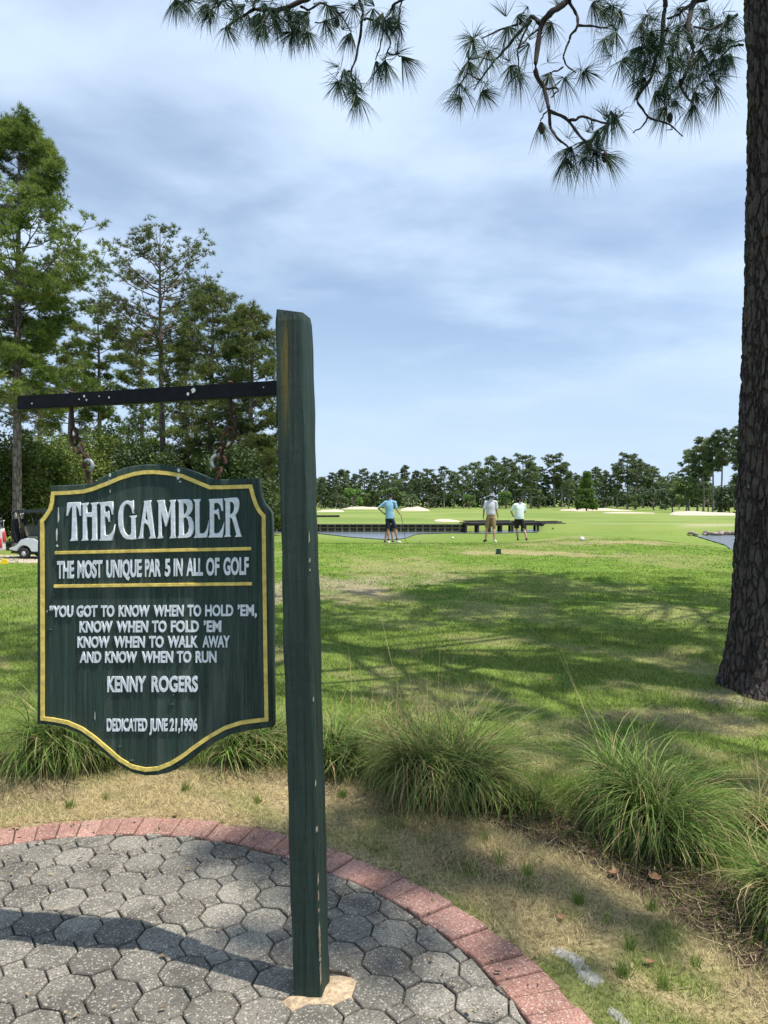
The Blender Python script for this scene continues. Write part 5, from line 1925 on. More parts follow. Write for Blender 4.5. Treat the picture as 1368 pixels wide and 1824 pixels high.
def tussock(label, c, rad, hgt, nb, seed, dryf=0.25, sweep=(0, 0), stalks=30):
    rng = np.random.default_rng(seed)
    o = thing('ornamental_grass', label, 'grass clump', (c[0], c[1], gz(*c[:2])), 0, 'ornamental grass clumps round the paving')
    segs = 7
    for part in ('blades', 'stalks'):
        n = nb if part == 'blades' else stalks
        a = rng.uniform(0, 2 * np.pi, n)
        rb = rad * 0.24 * np.sqrt(rng.uniform(0, 1, n))
        nsub = 6
        sc_ = np.column_stack([rng.normal(0, rad * .13, nsub), rng.normal(0, rad * .12, nsub)])
        sc_[0] = 0
        slean = rng.normal(0, .24, (nsub, 2)) + sc_ / rad * 1.1
        slen = rng.uniform(.62, 1.12, nsub)
        sid = rng.integers(0, nsub, n)
        bx, by = sc_[sid, 0] + .45 * rb * np.cos(a * 1.7 + 1), sc_[sid, 1] + .45 * rb * np.sin(a * 1.7 + 1)
        L = hgt * rng.uniform(0.60, 1.30, n)
        out = rng.beta(1.6, 1.5, n) * 1.15
        if part == 'stalks':
            L = hgt * rng.uniform(1.1, 1.7, n)
            out = rng.uniform(0.02, 0.38, n)
        L = L * slen[sid]
        s = np.linspace(0, 1, segs + 1)
        th0 = 0.12 + 0.45 * out * rng.uniform(.5, 1.2, n)
        bend = (1.2 + 1.7 * out) * rng.uniform(0.6, 1.25, n)
        if part == 'stalks':
            bend *= 0.25
        ang = th0[:, None] + bend[:, None] * s[None] ** 1.5
        ds = L[:, None] / segs
        rr_ = np.concatenate([np.zeros((n, 1)), np.cumsum(np.sin(ang[:, 1:]) * ds, 1)], 1)
        zz = np.concatenate([np.zeros((n, 1)), np.cumsum(np.cos(ang[:, 1:]) * ds, 1)], 1)
        zz = np.maximum(zz, 0.008 + 0.02 * rng.uniform(0, 1, (n, 1)) * s[None])
        az = a[:, None] + rng.normal(0, 0.25, (n, 1)) * s[None] ** 2
        X = bx[:, None] + rr_ * np.cos(az) + (sweep[0] * .4 + slean[sid, :1]) * zz * 0.9
        Y = by[:, None] + rr_ * np.sin(az) + (sweep[1] * .4 + slean[sid, 1:]) * zz * 0.9
        w = (0.0058 if part == 'blades' else 0.0032) * rng.uniform(0.6, 1.3, (n, 1)) * (1 - s[None] ** 2.5 * 0.9)
        sd = az + np.pi / 2 + rng.normal(0, .5, (n, 1))
        P = np.stack([X, Y, zz], -1)
        S = np.stack([np.cos(sd) * w / 2, np.sin(sd) * w / 2, 0 * w + 0.0 * sd], -1)
        V = np.concatenate([P - S, P + S], 1).reshape(-1, 3)
        m = 2 * (segs + 1)
        b = np.arange(n)[:, None, None] * m
        k = np.arange(segs)[None, :, None]
        Fx = (b + np.concatenate([k, k + 1, k + 1 + segs + 1, k + segs + 1], -1)).reshape(-1, 4)
        dv = np.clip(rng.normal(dryf, 0.25, n), 0, 1) if part == 'blades' else np.clip(rng.normal(.75, .2, n), 0, 1)
        dead = rng.uniform(0, 1, n) < np.where(out > .75, .15, .04)
        dv = np.where(dead, 1.0, dv)
        dd = np.clip(dv[:, None] + 0.25 * (s[None] - 0.6), 0, 1)
        dd = np.concatenate([dd, dd], 1).ravel()
        link(part, mesh_np(part, V, Fx, M['tussock'], True, {'dry': ('POINT', dd)}), o)
    return o


tussock('large fountain grass clump with brown seed stalks just right of the post, in the middle', (0.36, 4.02), .85, .58, 3000, 1, .16, (0, -.1), 60)
tussock('wide green fountain grass clump right of the brownish middle clump', (1.27, 3.40), .85, .54, 3000, 2, .0, (.1, 0), 30)
tussock('fountain grass clump cut off by the lower right edge', (1.58, 2.70), .75, .44, 2000, 3, .15, (-.3, -.1), 14)
tussock('tall green fountain grass clump left of the sign at the left edge', (-1.95, 4.45), .85, .58, 2000, 4, .05, (0, -.2), 36)
tussock('small fountain grass clump between the sign\'s lower right edge and the post', (-0.80, 4.55), .70, .44, 1400, 5, .08, (.1, -.2), 14)
tussock('narrow green fountain grass clump directly right of the post', (-0.24, 4.35), .55, .46, 1000, 6, .05, (-.1, -.2), 20)
tussock('low brownish grass clump behind, between the post and the middle clump', (0.02, 4.85), .5, .34, 380, 7, .5, (0, 0), 26)
tussock('fountain grass clump low behind the left half of the sign board', (-1.40, 4.6), .7, .42, 1000, 8, .12, (0, -.2), 12)
tussock('low pale wispy grass tuft filling the gap left of the wide green clump', (0.74, 3.80), .4, .24, 300, 9, .1, (.2, -.2), 10)
tussock('sparse wispy grass clump right of the wide green clump near the right edge', (1.85, 3.45), .6, .40, 420, 10, .4, (0, 0), 20)
# small tufts of weed grass in the dry strip
rs = random.Random(8)
TUF = [(1120, 1690, .10), (1110, 1740, .07), (1160, 1620, .07), (890, 1540, .09), (940, 1560, .08), (1030, 1610, .06), (1080, 1640, .05), (1240, 1720, .06), (330, 1410, .07), (460, 1430, .06), (125, 1440, .08), (190, 1425, .07), (610, 1420, .06), (860, 1500, .08), (1180, 1760, .06)]
for i, (x, y, h) in enumerate(TUF):
    c = gnd(x, y)
    rng = np.random.default_rng(400 + i)
    n = int(rng.uniform(18, 95))
    a = rng.uniform(0, 6.28, n)
    ln = rng.uniform(.1, .8, n)
    hh_ = h * rng.uniform(.4, 1.1, n)
    b = np.clip(rng.normal(0, .010, (n, 2)), -.02, .02)
    w = .0035
    tip = np.column_stack([b[:, 0] + np.cos(a) * ln * hh_, b[:, 1] + np.sin(a) * ln * hh_, hh_])
    V = np.stack([np.column_stack([b[:, 0] - w / 2, b[:, 1], 0 * a]), np.column_stack([b[:, 0] + w / 2, b[:, 1], 0 * a]), tip], 1).reshape(-1, 3)
    o = link('grass_tuft', mesh_np('grass_tuft', V, np.arange(3 * n).reshape(-1, 3), M['blade'], False, {'dry': ('POINT', np.full(3 * n, .12))}))
    o.location = (c[0], c[1], 0)
    tag(o, 'small green weed tuft in the dry strip beside the brick border', 'grass tuft', 'weed tufts in the dry strip')

LEAVES = [(312, 1456, .035, 'curled brown leaf on the outer edge of the brick border below the sign'), (1092, 1562, .05, 'dry brown leaf in the mulch left of the wide green clump\'s foot'), (1166, 1570, .07, 'largest dry brown leaf in the mulch beneath the wide green clump'), (1194, 1550, .04, 'small tan leaf in the mulch beneath the wide green clump, on the right'), (980, 1213, .06, 'dark dead leaf on the lawn right of the middle clump'), (1085, 1280, .055, 'pale dead leaf on the lawn between the middle clump and the trunk'), (1155, 1722, .04, 'reddish leaf in the dry strip at the lower right'), (1000, 1640, .035, 'dark red leaf in the dry strip near the brick border'),
          (1268, 1275, .05, 'pale leaf on the lawn just left of the trunk'), (30, 1480, .04, 'orange leaf on the brick border at the left edge'), (130, 1472, .03, 'tan leaf on the brick border below the sign, on the left'), (1040, 1270, .05, 'grey dead leaf on the lawn, left of the pale one')]
for i, (x, y, s, lb) in enumerate(LEAVES):
    c = gnd(x, y)
    rs = random.Random(50 + i)
    mb = MB()
    n = 9
    V, Fx = [], []
    for k in range(n):
        f = k / (n - 1)
        w = s * 0.36 * math.sin(math.pi * min(1, f * 1.02)) ** 0.8 * (1 + .25 * math.sin(f * 20))
        zc2 = s * 0.25 * (f - .5) ** 2 * 4 * rs.uniform(.7, 1.2) + 0.012
        V += [((f - .5) * s, -w, zc2 + .25 * w), ((f - .5) * s, 0, zc2), ((f - .5) * s, w, zc2 + .35 * w)]
    for k in range(n - 1):
        for j in range(2):
            Fx.append((3 * k + j, 3 * k + j + 1, 3 * k + j + 4, 3 * k + j + 3))
    mb.add(V, Fx)
    o = mb.obj('fallen_leaf', M['leaf_litter'], None, True)
    o.location = (c[0], c[1], 0.004)
    o.rotation_euler = (rs.uniform(-.2, .2), rs.uniform(-.2, .2), rs.uniform(0, 6))
    tag(o, lb, 'leaf', 'dead leaves on the ground')
# loose mulch, straw and pine needles on the ground
rng = np.random.default_rng(66)
n = 17000
X = rng.uniform(-2.6, 2.6, n)
Y = rng.uniform(2.0, 6.5, n)
dry, dirt, mul, path, far = zones(X, Y)
keep = (brad(X, Y) > R_OUT + .01) & (rng.uniform(0, 1, n) < np.maximum(np.maximum(mul * 1.0, dry * .40), .05)) & (np.abs(X) < .6 * Y + .4)
X, Y, mul = X[keep], Y[keep], mul[keep]
m = len(X)
a = rng.uniform(0, 6.28, m)
L = rng.uniform(.02, .09, m)
w = rng.uniform(.0012, .0045, m)
z = terrain(X, Y) + rng.uniform(.003, .018, m)
dx, dy = np.cos(a) * L / 2, np.sin(a) * L / 2
sx, sy = -np.sin(a) * w / 2, np.cos(a) * w / 2
dz = rng.normal(0, .008, m)
V = np.stack([np.column_stack([X - dx - sx, Y - dy - sy, z - dz]), np.column_stack([X - dx + sx, Y - dy + sy, z - dz]), np.column_stack([X + dx + sx, Y + dy + sy, z + dz]), np.column_stack([X + dx - sx, Y + dy - sy, z + dz])], 1).reshape(-1, 3)
t = NT('mulch_straw')
geo = t.n.new('ShaderNodeNewGeometry')
M['straw'] = t.done(t.mix(geo.outputs['Random Per Island'], (0.055, 0.035, 0.022), (0.36, 0.27, 0.16)), 0.9)
struct(link('mulch_straw', mesh_np('mulch_straw', V, np.arange(4 * m).reshape(-1, 4), M['straw'])), None, None, 'stuff')

# pine needles, straw bits and specks lying on the paving
rng = np.random.default_rng(91)
n = 900
rr_ = R_OUT * np.sqrt(rng.uniform(0, 1, n))
aa_ = rng.uniform(0, 6.28, n)
edge = rng.uniform(0, 1, n) < .45
rr_ = np.where(edge, rng.uniform(1.35, 1.76, n), rr_)
X, Y = BC[0] + rr_ * np.cos(aa_), BC[1] + rr_ * np.sin(aa_)
keep = (Y > 1.9) & (np.hypot(X - foot[0], Y - foot[1]) > .14)
X, Y = X[keep], Y[keep]
m = len(X)
a = rng.uniform(0, 6.28, m)
L = rng.choice([.012, .02, .05, .09], m, p=[.45, .3, .15, .10])
w = np.where(L < .03, L * rng.uniform(.2, .6, m), .0014)
z = .0155 + rng.uniform(0, .004, m)
dx, dy, sx, sy = np.cos(a) * L / 2, np.sin(a) * L / 2, -np.sin(a) * w / 2, np.cos(a) * w / 2
dz = rng.normal(0, .0012, m)
V = np.stack([np.column_stack([X - dx - sx, Y - dy - sy, z - dz]), np.column_stack([X - dx + sx, Y - dy + sy, z - dz + .001]), np.column_stack([X + dx + sx, Y + dy + sy, z + dz]), np.column_stack([X + dx - sx, Y + dy - sy, z + dz + .001])], 1).reshape(-1, 3)
struct(link('paving_litter', mesh_np('paving_litter', V, np.arange(4 * m).reshape(-1, 4), M['straw'])), None, None, 'stuff')

# ------------------------------------------------------------------ golfers
def cap_v(p0, r0, p1, r1, n=14, k=5):
    """tapered capsule as (V, F)"""
    p0, p1 = np.array(p0, float), np.array(p1, float)
    d = p1 - p0
    L = np.linalg.norm(d)
    d = d / max(L, 1e-6)
    pts, rd = [], []
    for i in range(k):
        a = math.pi / 2 * (1 - i / k)
        pts.append(p0 - d * r0 * math.sin(a))
        rd.append(max(1e-4, r0 * math.cos(a)))
    pts += [p0, p1]
    rd += [r0, r1]
    for i in range(1, k + 1):
        a = math.pi / 2 * i / k
        pts.append(p1 + d * r1 * math.sin(a))
        rd.append(max(1e-4, r1 * math.cos(a)))
    P = np.array(pts)
    ref = np.array([0.0, 0, 1]) if abs(d[2]) < 0.8 else np.array([1.0, 0, 0])
    u = np.cross(d, ref)
    u /= np.linalg.norm(u)
    v = np.cross(d, u)
    a = np.arange(n) * 2 * np.pi / n
    V = P[:, None] + np.array(rd)[:, None, None] * (np.cos(a)[None, :, None] * u + np.sin(a)[None, :, None] * v)
    m = len(P)
    mb = MB()
    i, j = np.arange(m - 1)[:, None] * n, np.arange(n)[None]
    kk = (j + 1) % n
    mb.add(V.reshape(-1, 3), np.stack([i + j, i + kk, i + n + kk, i + n + j], -1).reshape(-1, 4))
    mb.F += [tuple(range(n))[::-1], tuple((m - 1) * n + q for q in range(n))]
    return mb.V, mb.F


def remeshed(parts, name, mat, voxel, smooth_it, parent):
    mb = MB()
    for (V, Fx) in parts:
        mb.add(V, Fx)
    me = mb.mesh('tmp')
    bm = bmesh.new()
    bm.from_mesh(me)
    bmesh.ops.recalc_face_normals(bm, faces=bm.faces[:])
    bm.to_mesh(me)
    bm.free()
    o = bpy.data.objects.new('tmp', me)
    COL.objects.link(o)
    r = o.modifiers.new('r', 'REMESH')
    r.mode = 'VOXEL'
    r.voxel_size = voxel
    s = o.modifiers.new('s', 'SMOOTH')
    s.iterations = smooth_it
    s.factor = 0.5
    dg = bpy.context.evaluated_depsgraph_get()
    me2 = bpy.data.meshes.new_from_object(o.evaluated_get(dg), depsgraph=dg)
    bpy.data.objects.remove(o)
    me2.name = name
    me2.polygons.foreach_set('use_smooth', np.ones(len(me2.polygons), bool))
    me2.materials.clear()
    me2.materials.append(mat)
    return link(name, me2, parent)


def hand_parts(w, d, side, curl=0.6, palm_n=None):
    """w: wrist, d: direction of the hand; five fingers curling towards palm_n"""
    w, d = np.array(w, float), np.array(d, float)
    d /= np.linalg.norm(d)
    pn_ = np.array(palm_n if palm_n is not None else (-side, 0, 0), float)
    pn_ -= d * (pn_ @ d)
    pn_ /= np.linalg.norm(pn_)
    ac = np.cross(d, pn_) * side
    out = []
    palm_end = w + d * 0.085
    for k in (-1.5, -0.5, 0.5, 1.5):
        out.append(cap_v(w + ac * k * 0.012, 0.017, palm_end + ac * k * 0.019, 0.012, 10, 3))
    for k, L in zip((-1.5, -0.5, 0.5, 1.5), (0.060, 0.076, 0.080, 0.070)):
        p = palm_end + ac * k * 0.020
        ang = 0.25 + curl * 0.5
        for sgm in range(3):
            q = p + (d * math.cos(ang) + pn_ * math.sin(ang)) * L * (0.45, 0.32, 0.25)[sgm]
            out.append(cap_v(p, 0.0095 - 0.001 * sgm, q, 0.0088 - 0.001 * sgm, 8, 2))
            p = q
            ang += curl * 0.9
    tb = w + d * 0.022 + ac * 0.028
    t1 = tb + (d * 0.7 + ac * 0.7) * 0.036
    out.append(cap_v(tb, 0.014, t1, 0.011, 8, 3))
    out.append(cap_v(t1, 0.0105, t1 + (d * 0.85 + ac * 0.2 + pn_ * 0.4) * 0.034, 0.009, 8, 3))
    return out


def person(label, loc, rz, J, col, wide=1.0, belly=0.0, hat='cap', gap_voxel=0.009, untucked=True, socks=(None, None), shoe=('shoe_white', 'shoe_white')):
    """J: joints in metres, x right, y forward (away from the camera), z up"""
    o = thing('person', label, 'person', loc, rz)
    j = {k: np.array(v, float) for k, v in J.items()}
    hip, chest, neck, head = j['hip'], j['chest'], j['neck'], j['head']
    sh = {'l': j['sl'], 'r': j['sr']}
    B = []
    # trunk, neck, head
    mid = (hip + chest) / 2
    B.append(loft([(hip[0], hip[1], hip[2] - 0.10, .13 * wide, .09), (hip[0], hip[1], hip[2], .155 * wide, .10), (mid[0], mid[1], mid[2], .14 * wide, .095 + belly), (chest[0], chest[1], chest[2], .165 * wide, .105), (chest[0], chest[1], neck[2] - .06, .13 * wide, .08), (neck[0], neck[1], neck[2] - .01, .06, .06)]))
    B.append(cap_v(neck - np.array([0, 0, .06]), .062, head - np.array([0, 0.0, .04]), .054))
    hd = head
    B.append(loft([(hd[0], hd[1] + .02, hd[2] - .115, .030, .035), (hd[0], hd[1] + .02, hd[2] - .095, .050, .060), (hd[0], hd[1] + .01, hd[2] - .05, .068, .084), (hd[0], hd[1], hd[2], .077, .096), (hd[0], hd[1] - .005, hd[2] + .05, .075, .094), (hd[0], hd[1] - .005, hd[2] + .09, .055, .07), (hd[0], hd[1] - .005, hd[2] + .112, .02, .03)]))
    B.append(cap_v(hd + np.array([0, .095, .01]), .010, hd + np.array([0, .112, -.022]), .014, 8, 3))       # nose
    B.append(cap_v(hd + np.array([-.02, .085, -.060]), .009, hd + np.array([.02, .085, -.060]), .009, 8, 3))  # lips
    for s in (-1, 1):
        B.append(cap_v(hd + np.array([s * .078, -.012, .018]), .013, hd + np.array([s * .076, -.006, -.022]), .009, 8, 3))  # ear
    for s, sd in (('l', -1), ('r', 1)):
        e, w = j['e' + s], j['w' + s]
        B.append(cap_v(sh[s] - np.array([sd * .02, 0, .012]), .050, e, .044))
        B.append(cap_v(e, .044, w, .030))
        d = (w - e) / np.linalg.norm(w - e)
        hdir = j.get('h' + s, d)
        B += hand_parts(w, hdir, sd, J.get('curl', .6), j.get('pn' + s))
        k, a = j['k' + s], j['a' + s]
        hj = hip + np.array([sd * .085 * wide, 0, -.06])
        B.append(cap_v(hj, .092 * (0.5 + 0.5 * wide), k, .060))
        calf = k + (a - k) * 0.28 + np.array([0, -.015, 0])
        B.append(cap_v(k, .058, calf, .060))
        B.append(cap_v(calf, .060, a, .038))
        f = j['f' + s]
        B.append(cap_v(a, .038, a + (f - a) * 0.4 - np.array([0, 0, .03]), .034))
    body = remeshed(B, 'body', M['skin'], gap_voxel, 4, o)
    mb = MB()
    for s in (-1, 1):
        mb.ball(tuple(hd + np.array([s * .032, .083, .012])), .011, 10, 6)
    mb.obj('eyes', M['shoe_black'], o, True)
    # shirt
    S = []
    hem = hip[2] - (.07 if untucked else -.02)
    S.append(loft([(hip[0], hip[1], hem, .190 * wide, .130 + belly * .6), (hip[0], hip[1], hip[2] + .06, .190 * wide, .125 + belly), (mid[0], mid[1], mid[2] + .02, .184 * wide, .120 + belly), (chest[0], chest[1], chest[2], .200 * wide, .128 + .3 * belly), (chest[0], chest[1], chest[2] + .09, .198 * wide, .118), (chest[0], chest[1], neck[2] - .075, .155 * wide, .088), (neck[0], neck[1], neck[2] - .03, .095, .072), (neck[0], neck[1], neck[2] + .012, .066, .066)]))
    for s, sd in (('l', -1), ('r', 1)):
        e = j['e' + s]
        q = sh[s] + (e - sh[s]) * .80
        S.append(cap_v(sh[s] - np.array([sd * .022, 0, .008]), .068, q, .064))
        S.append(cap_v(neck - np.array([0, 0, .07]), .062, sh[s] - np.array([sd * .03, 0, .004]), .066))
        S.append(cap_v(chest + np.array([sd * .08 * wide, 0, .06]), .10, chest + np.array([sd * .08 * wide, 0, -.12]), .10))
    remeshed(S, 'shirt', M[col[0]], .012, 5, o)
    # collar
    mb = MB()
    mb.tube(ring_path(neck + np.array([0, 0, .010]), (1, 0, 0), (0, 1, 0), .062, .062), .016, 8, False)
    mb.obj('collar', M[col[0]], o, True)
    # shorts
    T = []
    T.append(loft([(hip[0], hip[1], hip[2] - .13, .165 * wide, .118 + .4 * belly), (hip[0], hip[1], hip[2] - .02, .172 * wide, .120 + .5 * belly), (hip[0], hip[1], hip[2] + .08, .160 * wide, .108 + .6 * belly)]))
    for s, sd in (('l', -1), ('r', 1)):
        k = j['k' + s]
        hj = hip + np.array([sd * .088 * wide, 0, -.08])
        q = hj + (k - hj) * .86
        d = (q - hj)
        T.append(loft([(hj[0] + d[0] * f, hj[1] + d[1] * f, hj[2] + d[2] * f, r_ * (0.4 + 0.6 * wide), r_) for f, r_ in ((0.0, .108), (.5, .108), (1.0, .106))][::-1], 18))
    remeshed(T, 'shorts', M[col[1]], .012, 3, o)
    # belt
    if not untucked:
        mb = MB()
        mb.tube(ring_path(hip + np.array([0, 0, .062]), (1, 0, 0), (0, 1, 0), .166 * wide, .113 + .6 * belly), .016, 8, False)
        mb.obj('belt', M['shoe_black'], o, True)
    # socks and shoes
    for n_, (s, sd) in enumerate((('l', -1), ('r', 1))):
        a, f, k = j['a' + s], j['f' + s], j['k' + s]
        if socks[n_]:
            remeshed([cap_v(a, .043, a + (k - a) * socks[n_][1], .050)], 'sock', M[socks[n_][0]], .01, 2, o)
        fd = f - a
        fd[2] = 0
        heel = a + np.array([0, 0, -(a[2] - f[2]) + .018]) - fd * .22
        if J.get('toe' + s):
            heel = a + np.array([0, -.05, -.02])
        up = [cap_v(heel, .036, f, .036), cap_v(a + np.array([0, 0, -.025]), .044, heel + (f - heel) * .35, .044), cap_v(heel + np.array([0, 0, .02]), .038, f + (heel - f) * .3 + np.array([0, 0, .015]), .038)]
        so_ = remeshed(up, 'shoe', M[shoe[n_]], .009, 2, o)
        d = (f - heel)
        sole = [cap_v(heel + np.array([0, 0, -.026]), .030, f + np.array([0, 0, -.026]), .030)]
        remeshed(sole, 'sole', M['shoe_white' if shoe[n_] != 'shoe_black' or True else 'shoe_black'], .01, 1, so_)
    # headwear and hair
    hcol = M[col[2]]
    Hh = [loft([(hd[0], hd[1] - .004, hd[2] + .025, .087, .107), (hd[0], hd[1] - .004, hd[2] + .07, .084, .104), (hd[0], hd[1] - .004, hd[2] + .105, .066, .084), (hd[0], hd[1] - .004, hd[2] + .125, .03, .04)])]
    if hat == 'cap':
        capo = remeshed(Hh, 'cap', hcol, .008, 3, o)
        mb = MB()
        V = [(hd[0] + .07 * math.cos(a), hd[1] + .075 + .105 * math.sin(a), hd[2] + .028 - .012 * math.sin(a)) for a in [math.pi * i / 12 for i in range(13)]]
        n = len(V)
        V2 = [(x, y, z + .007) for (x, y, z) in V]
        mb.add(V + V2, [tuple(range(n))[::-1], tuple(range(n, 2 * n))] + [(i, (i + 1) % n, n + (i + 1) % n, n + i) for i in range(n)])
        mb.obj('visor', hcol, capo)
    else:
        capo = remeshed(Hh, 'bucket_hat', hcol, .008, 3, o)
        mb = MB()
        mb.add(*loft([(hd[0], hd[1], hd[2] + .018, .150, .165), (hd[0], hd[1], hd[2] + .024, .152, .167), (hd[0], hd[1], hd[2] + .052, .092, .112), (hd[0], hd[1], hd[2] + .044, .088, .108)], 28))
        mb.obj('brim', hcol, capo, True)
    hr = [loft([(hd[0], hd[1] - .012, hd[2] - .045, .070, .082), (hd[0], hd[1] - .012, hd[2] + .0, .081, .096), (hd[0], hd[1] - .010, hd[2] + .04, .082, .100)])]
    if col[3] == 'hair_long':
        hr.append(cap_v(hd + np.array([0, -.09, -.01]), .045, hd + np.array([0, -.085, -.13]), .030))
    remeshed(hr, 'hair', M[col[3]], .009, 3, o)
    return o


M['skin'] = plain('skin', (0.42, 0.25, 0.18), 0.6, 0.08, 12)
M['blue_shirt'] = plain('light_blue_cloth', (0.24, 0.43, 0.60), 0.85, 0.12, 14)
M['navy'] = plain('navy_cloth', (0.010, 0.014, 0.035), 0.85, 0.2, 14)
M['white_shirt'] = plain('white_striped_cloth', (0.58, 0.57, 0.62), 0.85, 0.06, 14)
t = NT('striped_cloth')
wv = t.n.new('ShaderNodeTexWave')
wv.inputs['Scale'].default_value = 22
t.l.new(t.co(), wv.inputs['Vector'])
M['white_shirt'] = t.done(t.mix(t.ramp(wv.outputs['Fac'], .75, .95), (0.60, 0.58, 0.63), (0.36, 0.36, 0.48)), .85)
M['mint'] = plain('pale_mint_cloth', (0.70, 0.79, 0.77), 0.85, 0.08, 14)
M['khaki'] = plain('khaki_cloth', (0.27, 0.18, 0.095), 0.85, 0.12, 14)
M['blackcloth'] = plain('black_cloth', (0.012, 0.012, 0.014), 0.85, 0.2, 14)
M['greyhat'] = plain('grey_hat_cloth', (0.20, 0.20, 0.22), 0.85, 0.15, 30)
M['shoe_white'] = plain('white_shoe', (0.66, 0.66, 0.64), 0.5, 0.08, 20)
M['shoe_black'] = plain('black_shoe', (0.02, 0.02, 0.022), 0.5, 0.2, 20)
M['darksock'] = plain('dark_sock', (0.03, 0.04, 0.04), 0.9, 0.2, 20)
M['hair'] = plain('dark_hair', (0.03, 0.02, 0.015), 0.8, 0.3, 60)
M['hair_long'] = plain('brown_hair', (0.07, 0.035, 0.02), 0.8, 0.3, 60)
M['teal'] = plain('teal_marker', (0.02, 0.12, 0.13), 0.5, 0.2, 20)
M['darkgreen'] = plain('dark_green_marker', (0.012, 0.035, 0.025), 0.5, 0.2, 20)
M['whiteball'] = plain('white_marker', (0.72, 0.72, 0.70), 0.4, 0.05, 20)
M['yellowplastic'] = plain('yellow_plastic', (0.75, 0.52, 0.02), 0.45, 0.1, 20)


def ground_at(x, y):
    """terrain point under a photograph position"""
    d = ray(x, y)
    lo = 5.0
    o_ = np.array([0, 0, CAM_H])
    prev = None
    for s in np.geomspace(3, 400, 3000):
        p = o_ + d * s
        if p[2] < gz(p[0], p[1]):
            return p
    return p


# man in blue leaning on his club
p = ground_at(695, 967.5)
ps = p[1] / F_PX          # metres per photograph pixel at his distance
blue_loc = (p[0], p[1], gz(p[0], p[1]))
def lp(x, y, dy=0.0, base=(695, 966.5)):
    return ((x - base[0]) * ps, dy, (base[1] - y) * ps)
z_ = lambda x, y, sx, sy, x0, y0: lp(x0 + x / sx, y0 + y / sy)
JB = dict(hip=lp(694.0, 920), chest=lp(693.2, 901.5), neck=lp(694.8, 889.0), head=lp(695.4, 882.8), sl=lp(685.2, 893.5), sr=lp(704.5, 893.5),
          el=lp(674.3, 904.5, .02), wl=lp(683.2, 913.2, .06), hl=(.75, .25, -.25), pnl=(.2, .9, 0.0), er=lp(706.3, 906.5, .0), wr=lp(713.3, 915.8, .06), hr=(.45, .2, -.75), pnr=(-.8, 0.1, -.2),
          kl=lp(691.6, 943.5, .01), al=lp(692.2, 961.5, -.01), fl=lp(693.6, 965.3, -.14), kr=lp(705.2, 943, .01), ar=lp(707.3, 961.0, .0), fr=lp(713.5, 965.0, -.05), curl=.8)
person('man in a light blue shirt, navy shorts and dark cap, leaning on a golf club', blue_loc, 0, JB, ('blue_shirt', 'navy', 'navy', 'hair'), 1.0, 0, 'cap', socks=(('darksock', .42), ('darksock', .42)))
# his companion, hidden but for the legs, stands just in front of him
p2 = (blue_loc[0] - 0.015, blue_loc[1] + 1.1, 0)
p2 = (p2[0], p2[1], gz(p2[0], p2[1]))
ps = p2[1] / F_PX
JH = dict(hip=(.02, 0, .90), chest=(.02, .03, 1.20), neck=(.03, .05, 1.40), head=(.04, .07, 1.52), sl=(-.12, .03, 1.34), sr=(.17, .03, 1.34), el=(-.12, .16, 1.10), wl=(-.03, .34, 1.02), er=(.19, .14, 1.10), wr=(.13, .34, 1.00), kl=(-.15, .02, .48), al=(-.205, -.01, .09), fl=(-.24, .16, .035), kr=(.10, .02, .48), ar=(.14, -.01, .09), fr=(.18, .16, .035), curl=.7)
person('person hidden behind the man in blue except for bare legs and shoes', p2, 0, JH, ('white_shirt', 'blackcloth', 'blackcloth', 'hair'), .86, 0, 'cap', socks=(None, None), shoe=('shoe_black', 'shoe_black'))
# man in the hat
p = ground_at(873, 966)
ps = p[1] / F_PX
def lq(x, y, dy=0.0):
    return ((x - 873) * ps, dy, (965.5 - y) * ps)
JW = dict(hip=lq(874, 917.5), chest=lq(873.5, 901), neck=lq(875, 889.0), head=lq(875.2, 883.8), sl=lq(864.0, 893.8), sr=lq(884.2, 893.8), el=lq(862.0, 907.5, .0), wl=lq(861.2, 919.8, .05), hl=(0, .1, -1), pnl=(.8, .2, 0), er=lq(884.3, 908, .0), wr=lq(887.4, 920.3, .05), hr=(.1, .1, -1), pnr=(-.8, .2, 0),
          kl=lq(867.6, 942, .06), al=lq(865.4, 960.0, .02), fl=lq(862.3, 963.6, .14), kr=lq(879.6, 941, -.02), ar=lq(880.0, 959.5, -.10), fr=lq(882.5, 963.9, -.20), curl=.9)
person('man in a grey bucket hat, white striped shirt and khaki shorts walking away', (p[0], p[1], gz(p[0], p[1])), 0, JW, ('white_shirt', 'khaki', 'greyhat', 'hair'), 1.0, 0, 'bucket', untucked=False, shoe=('shoe_black', 'shoe_white'))
# golfer in mint shirt
p = ground_at(928, 963.5)
ps = p[1] / F_PX
def lr_(x, y, dy=0.0):
    return ((x - 928) * ps, dy, (963.2 - y) * ps)
JM = dict(hip=lr_(924.5, 921.5), chest=lr_(925.5, 905), neck=lr_(927.2, 894.5), head=lr_(927.8, 888.5), sl=lr_(915.8, 899), sr=lr_(934.2, 899), el=lr_(910.8, 910.5, .05), wl=lr_(914.8, 918.5, .22), hl=(.5, .7, -.3), pnl=(.6, 0, 0), er=lr_(936.0, 911, .08), wr=lr_(931, 916, .27), hr=(-.5, .6, -.1), pnr=(-.6, 0, 0),
          kl=lr_(920.6, 943.5, .08), al=lr_(922.6, 958.2, .05), fl=lr_(924.0, 961.6, .17), kr=lr_(933.5, 943.0, .0), ar=lr_(936.5, 957.5, -.16), fr=lr_(937.0, 962.0, -.10), curl=.9)
person('stocky golfer in a pale mint shirt and black shorts stepping with right heel raised', (p[0], p[1], gz(p[0], p[1])), 0, JM, ('mint', 'blackcloth', 'blackcloth', 'hair_long'), 1.14, .04, 'cap', untucked=True, shoe=('shoe_black', 'shoe_black'))
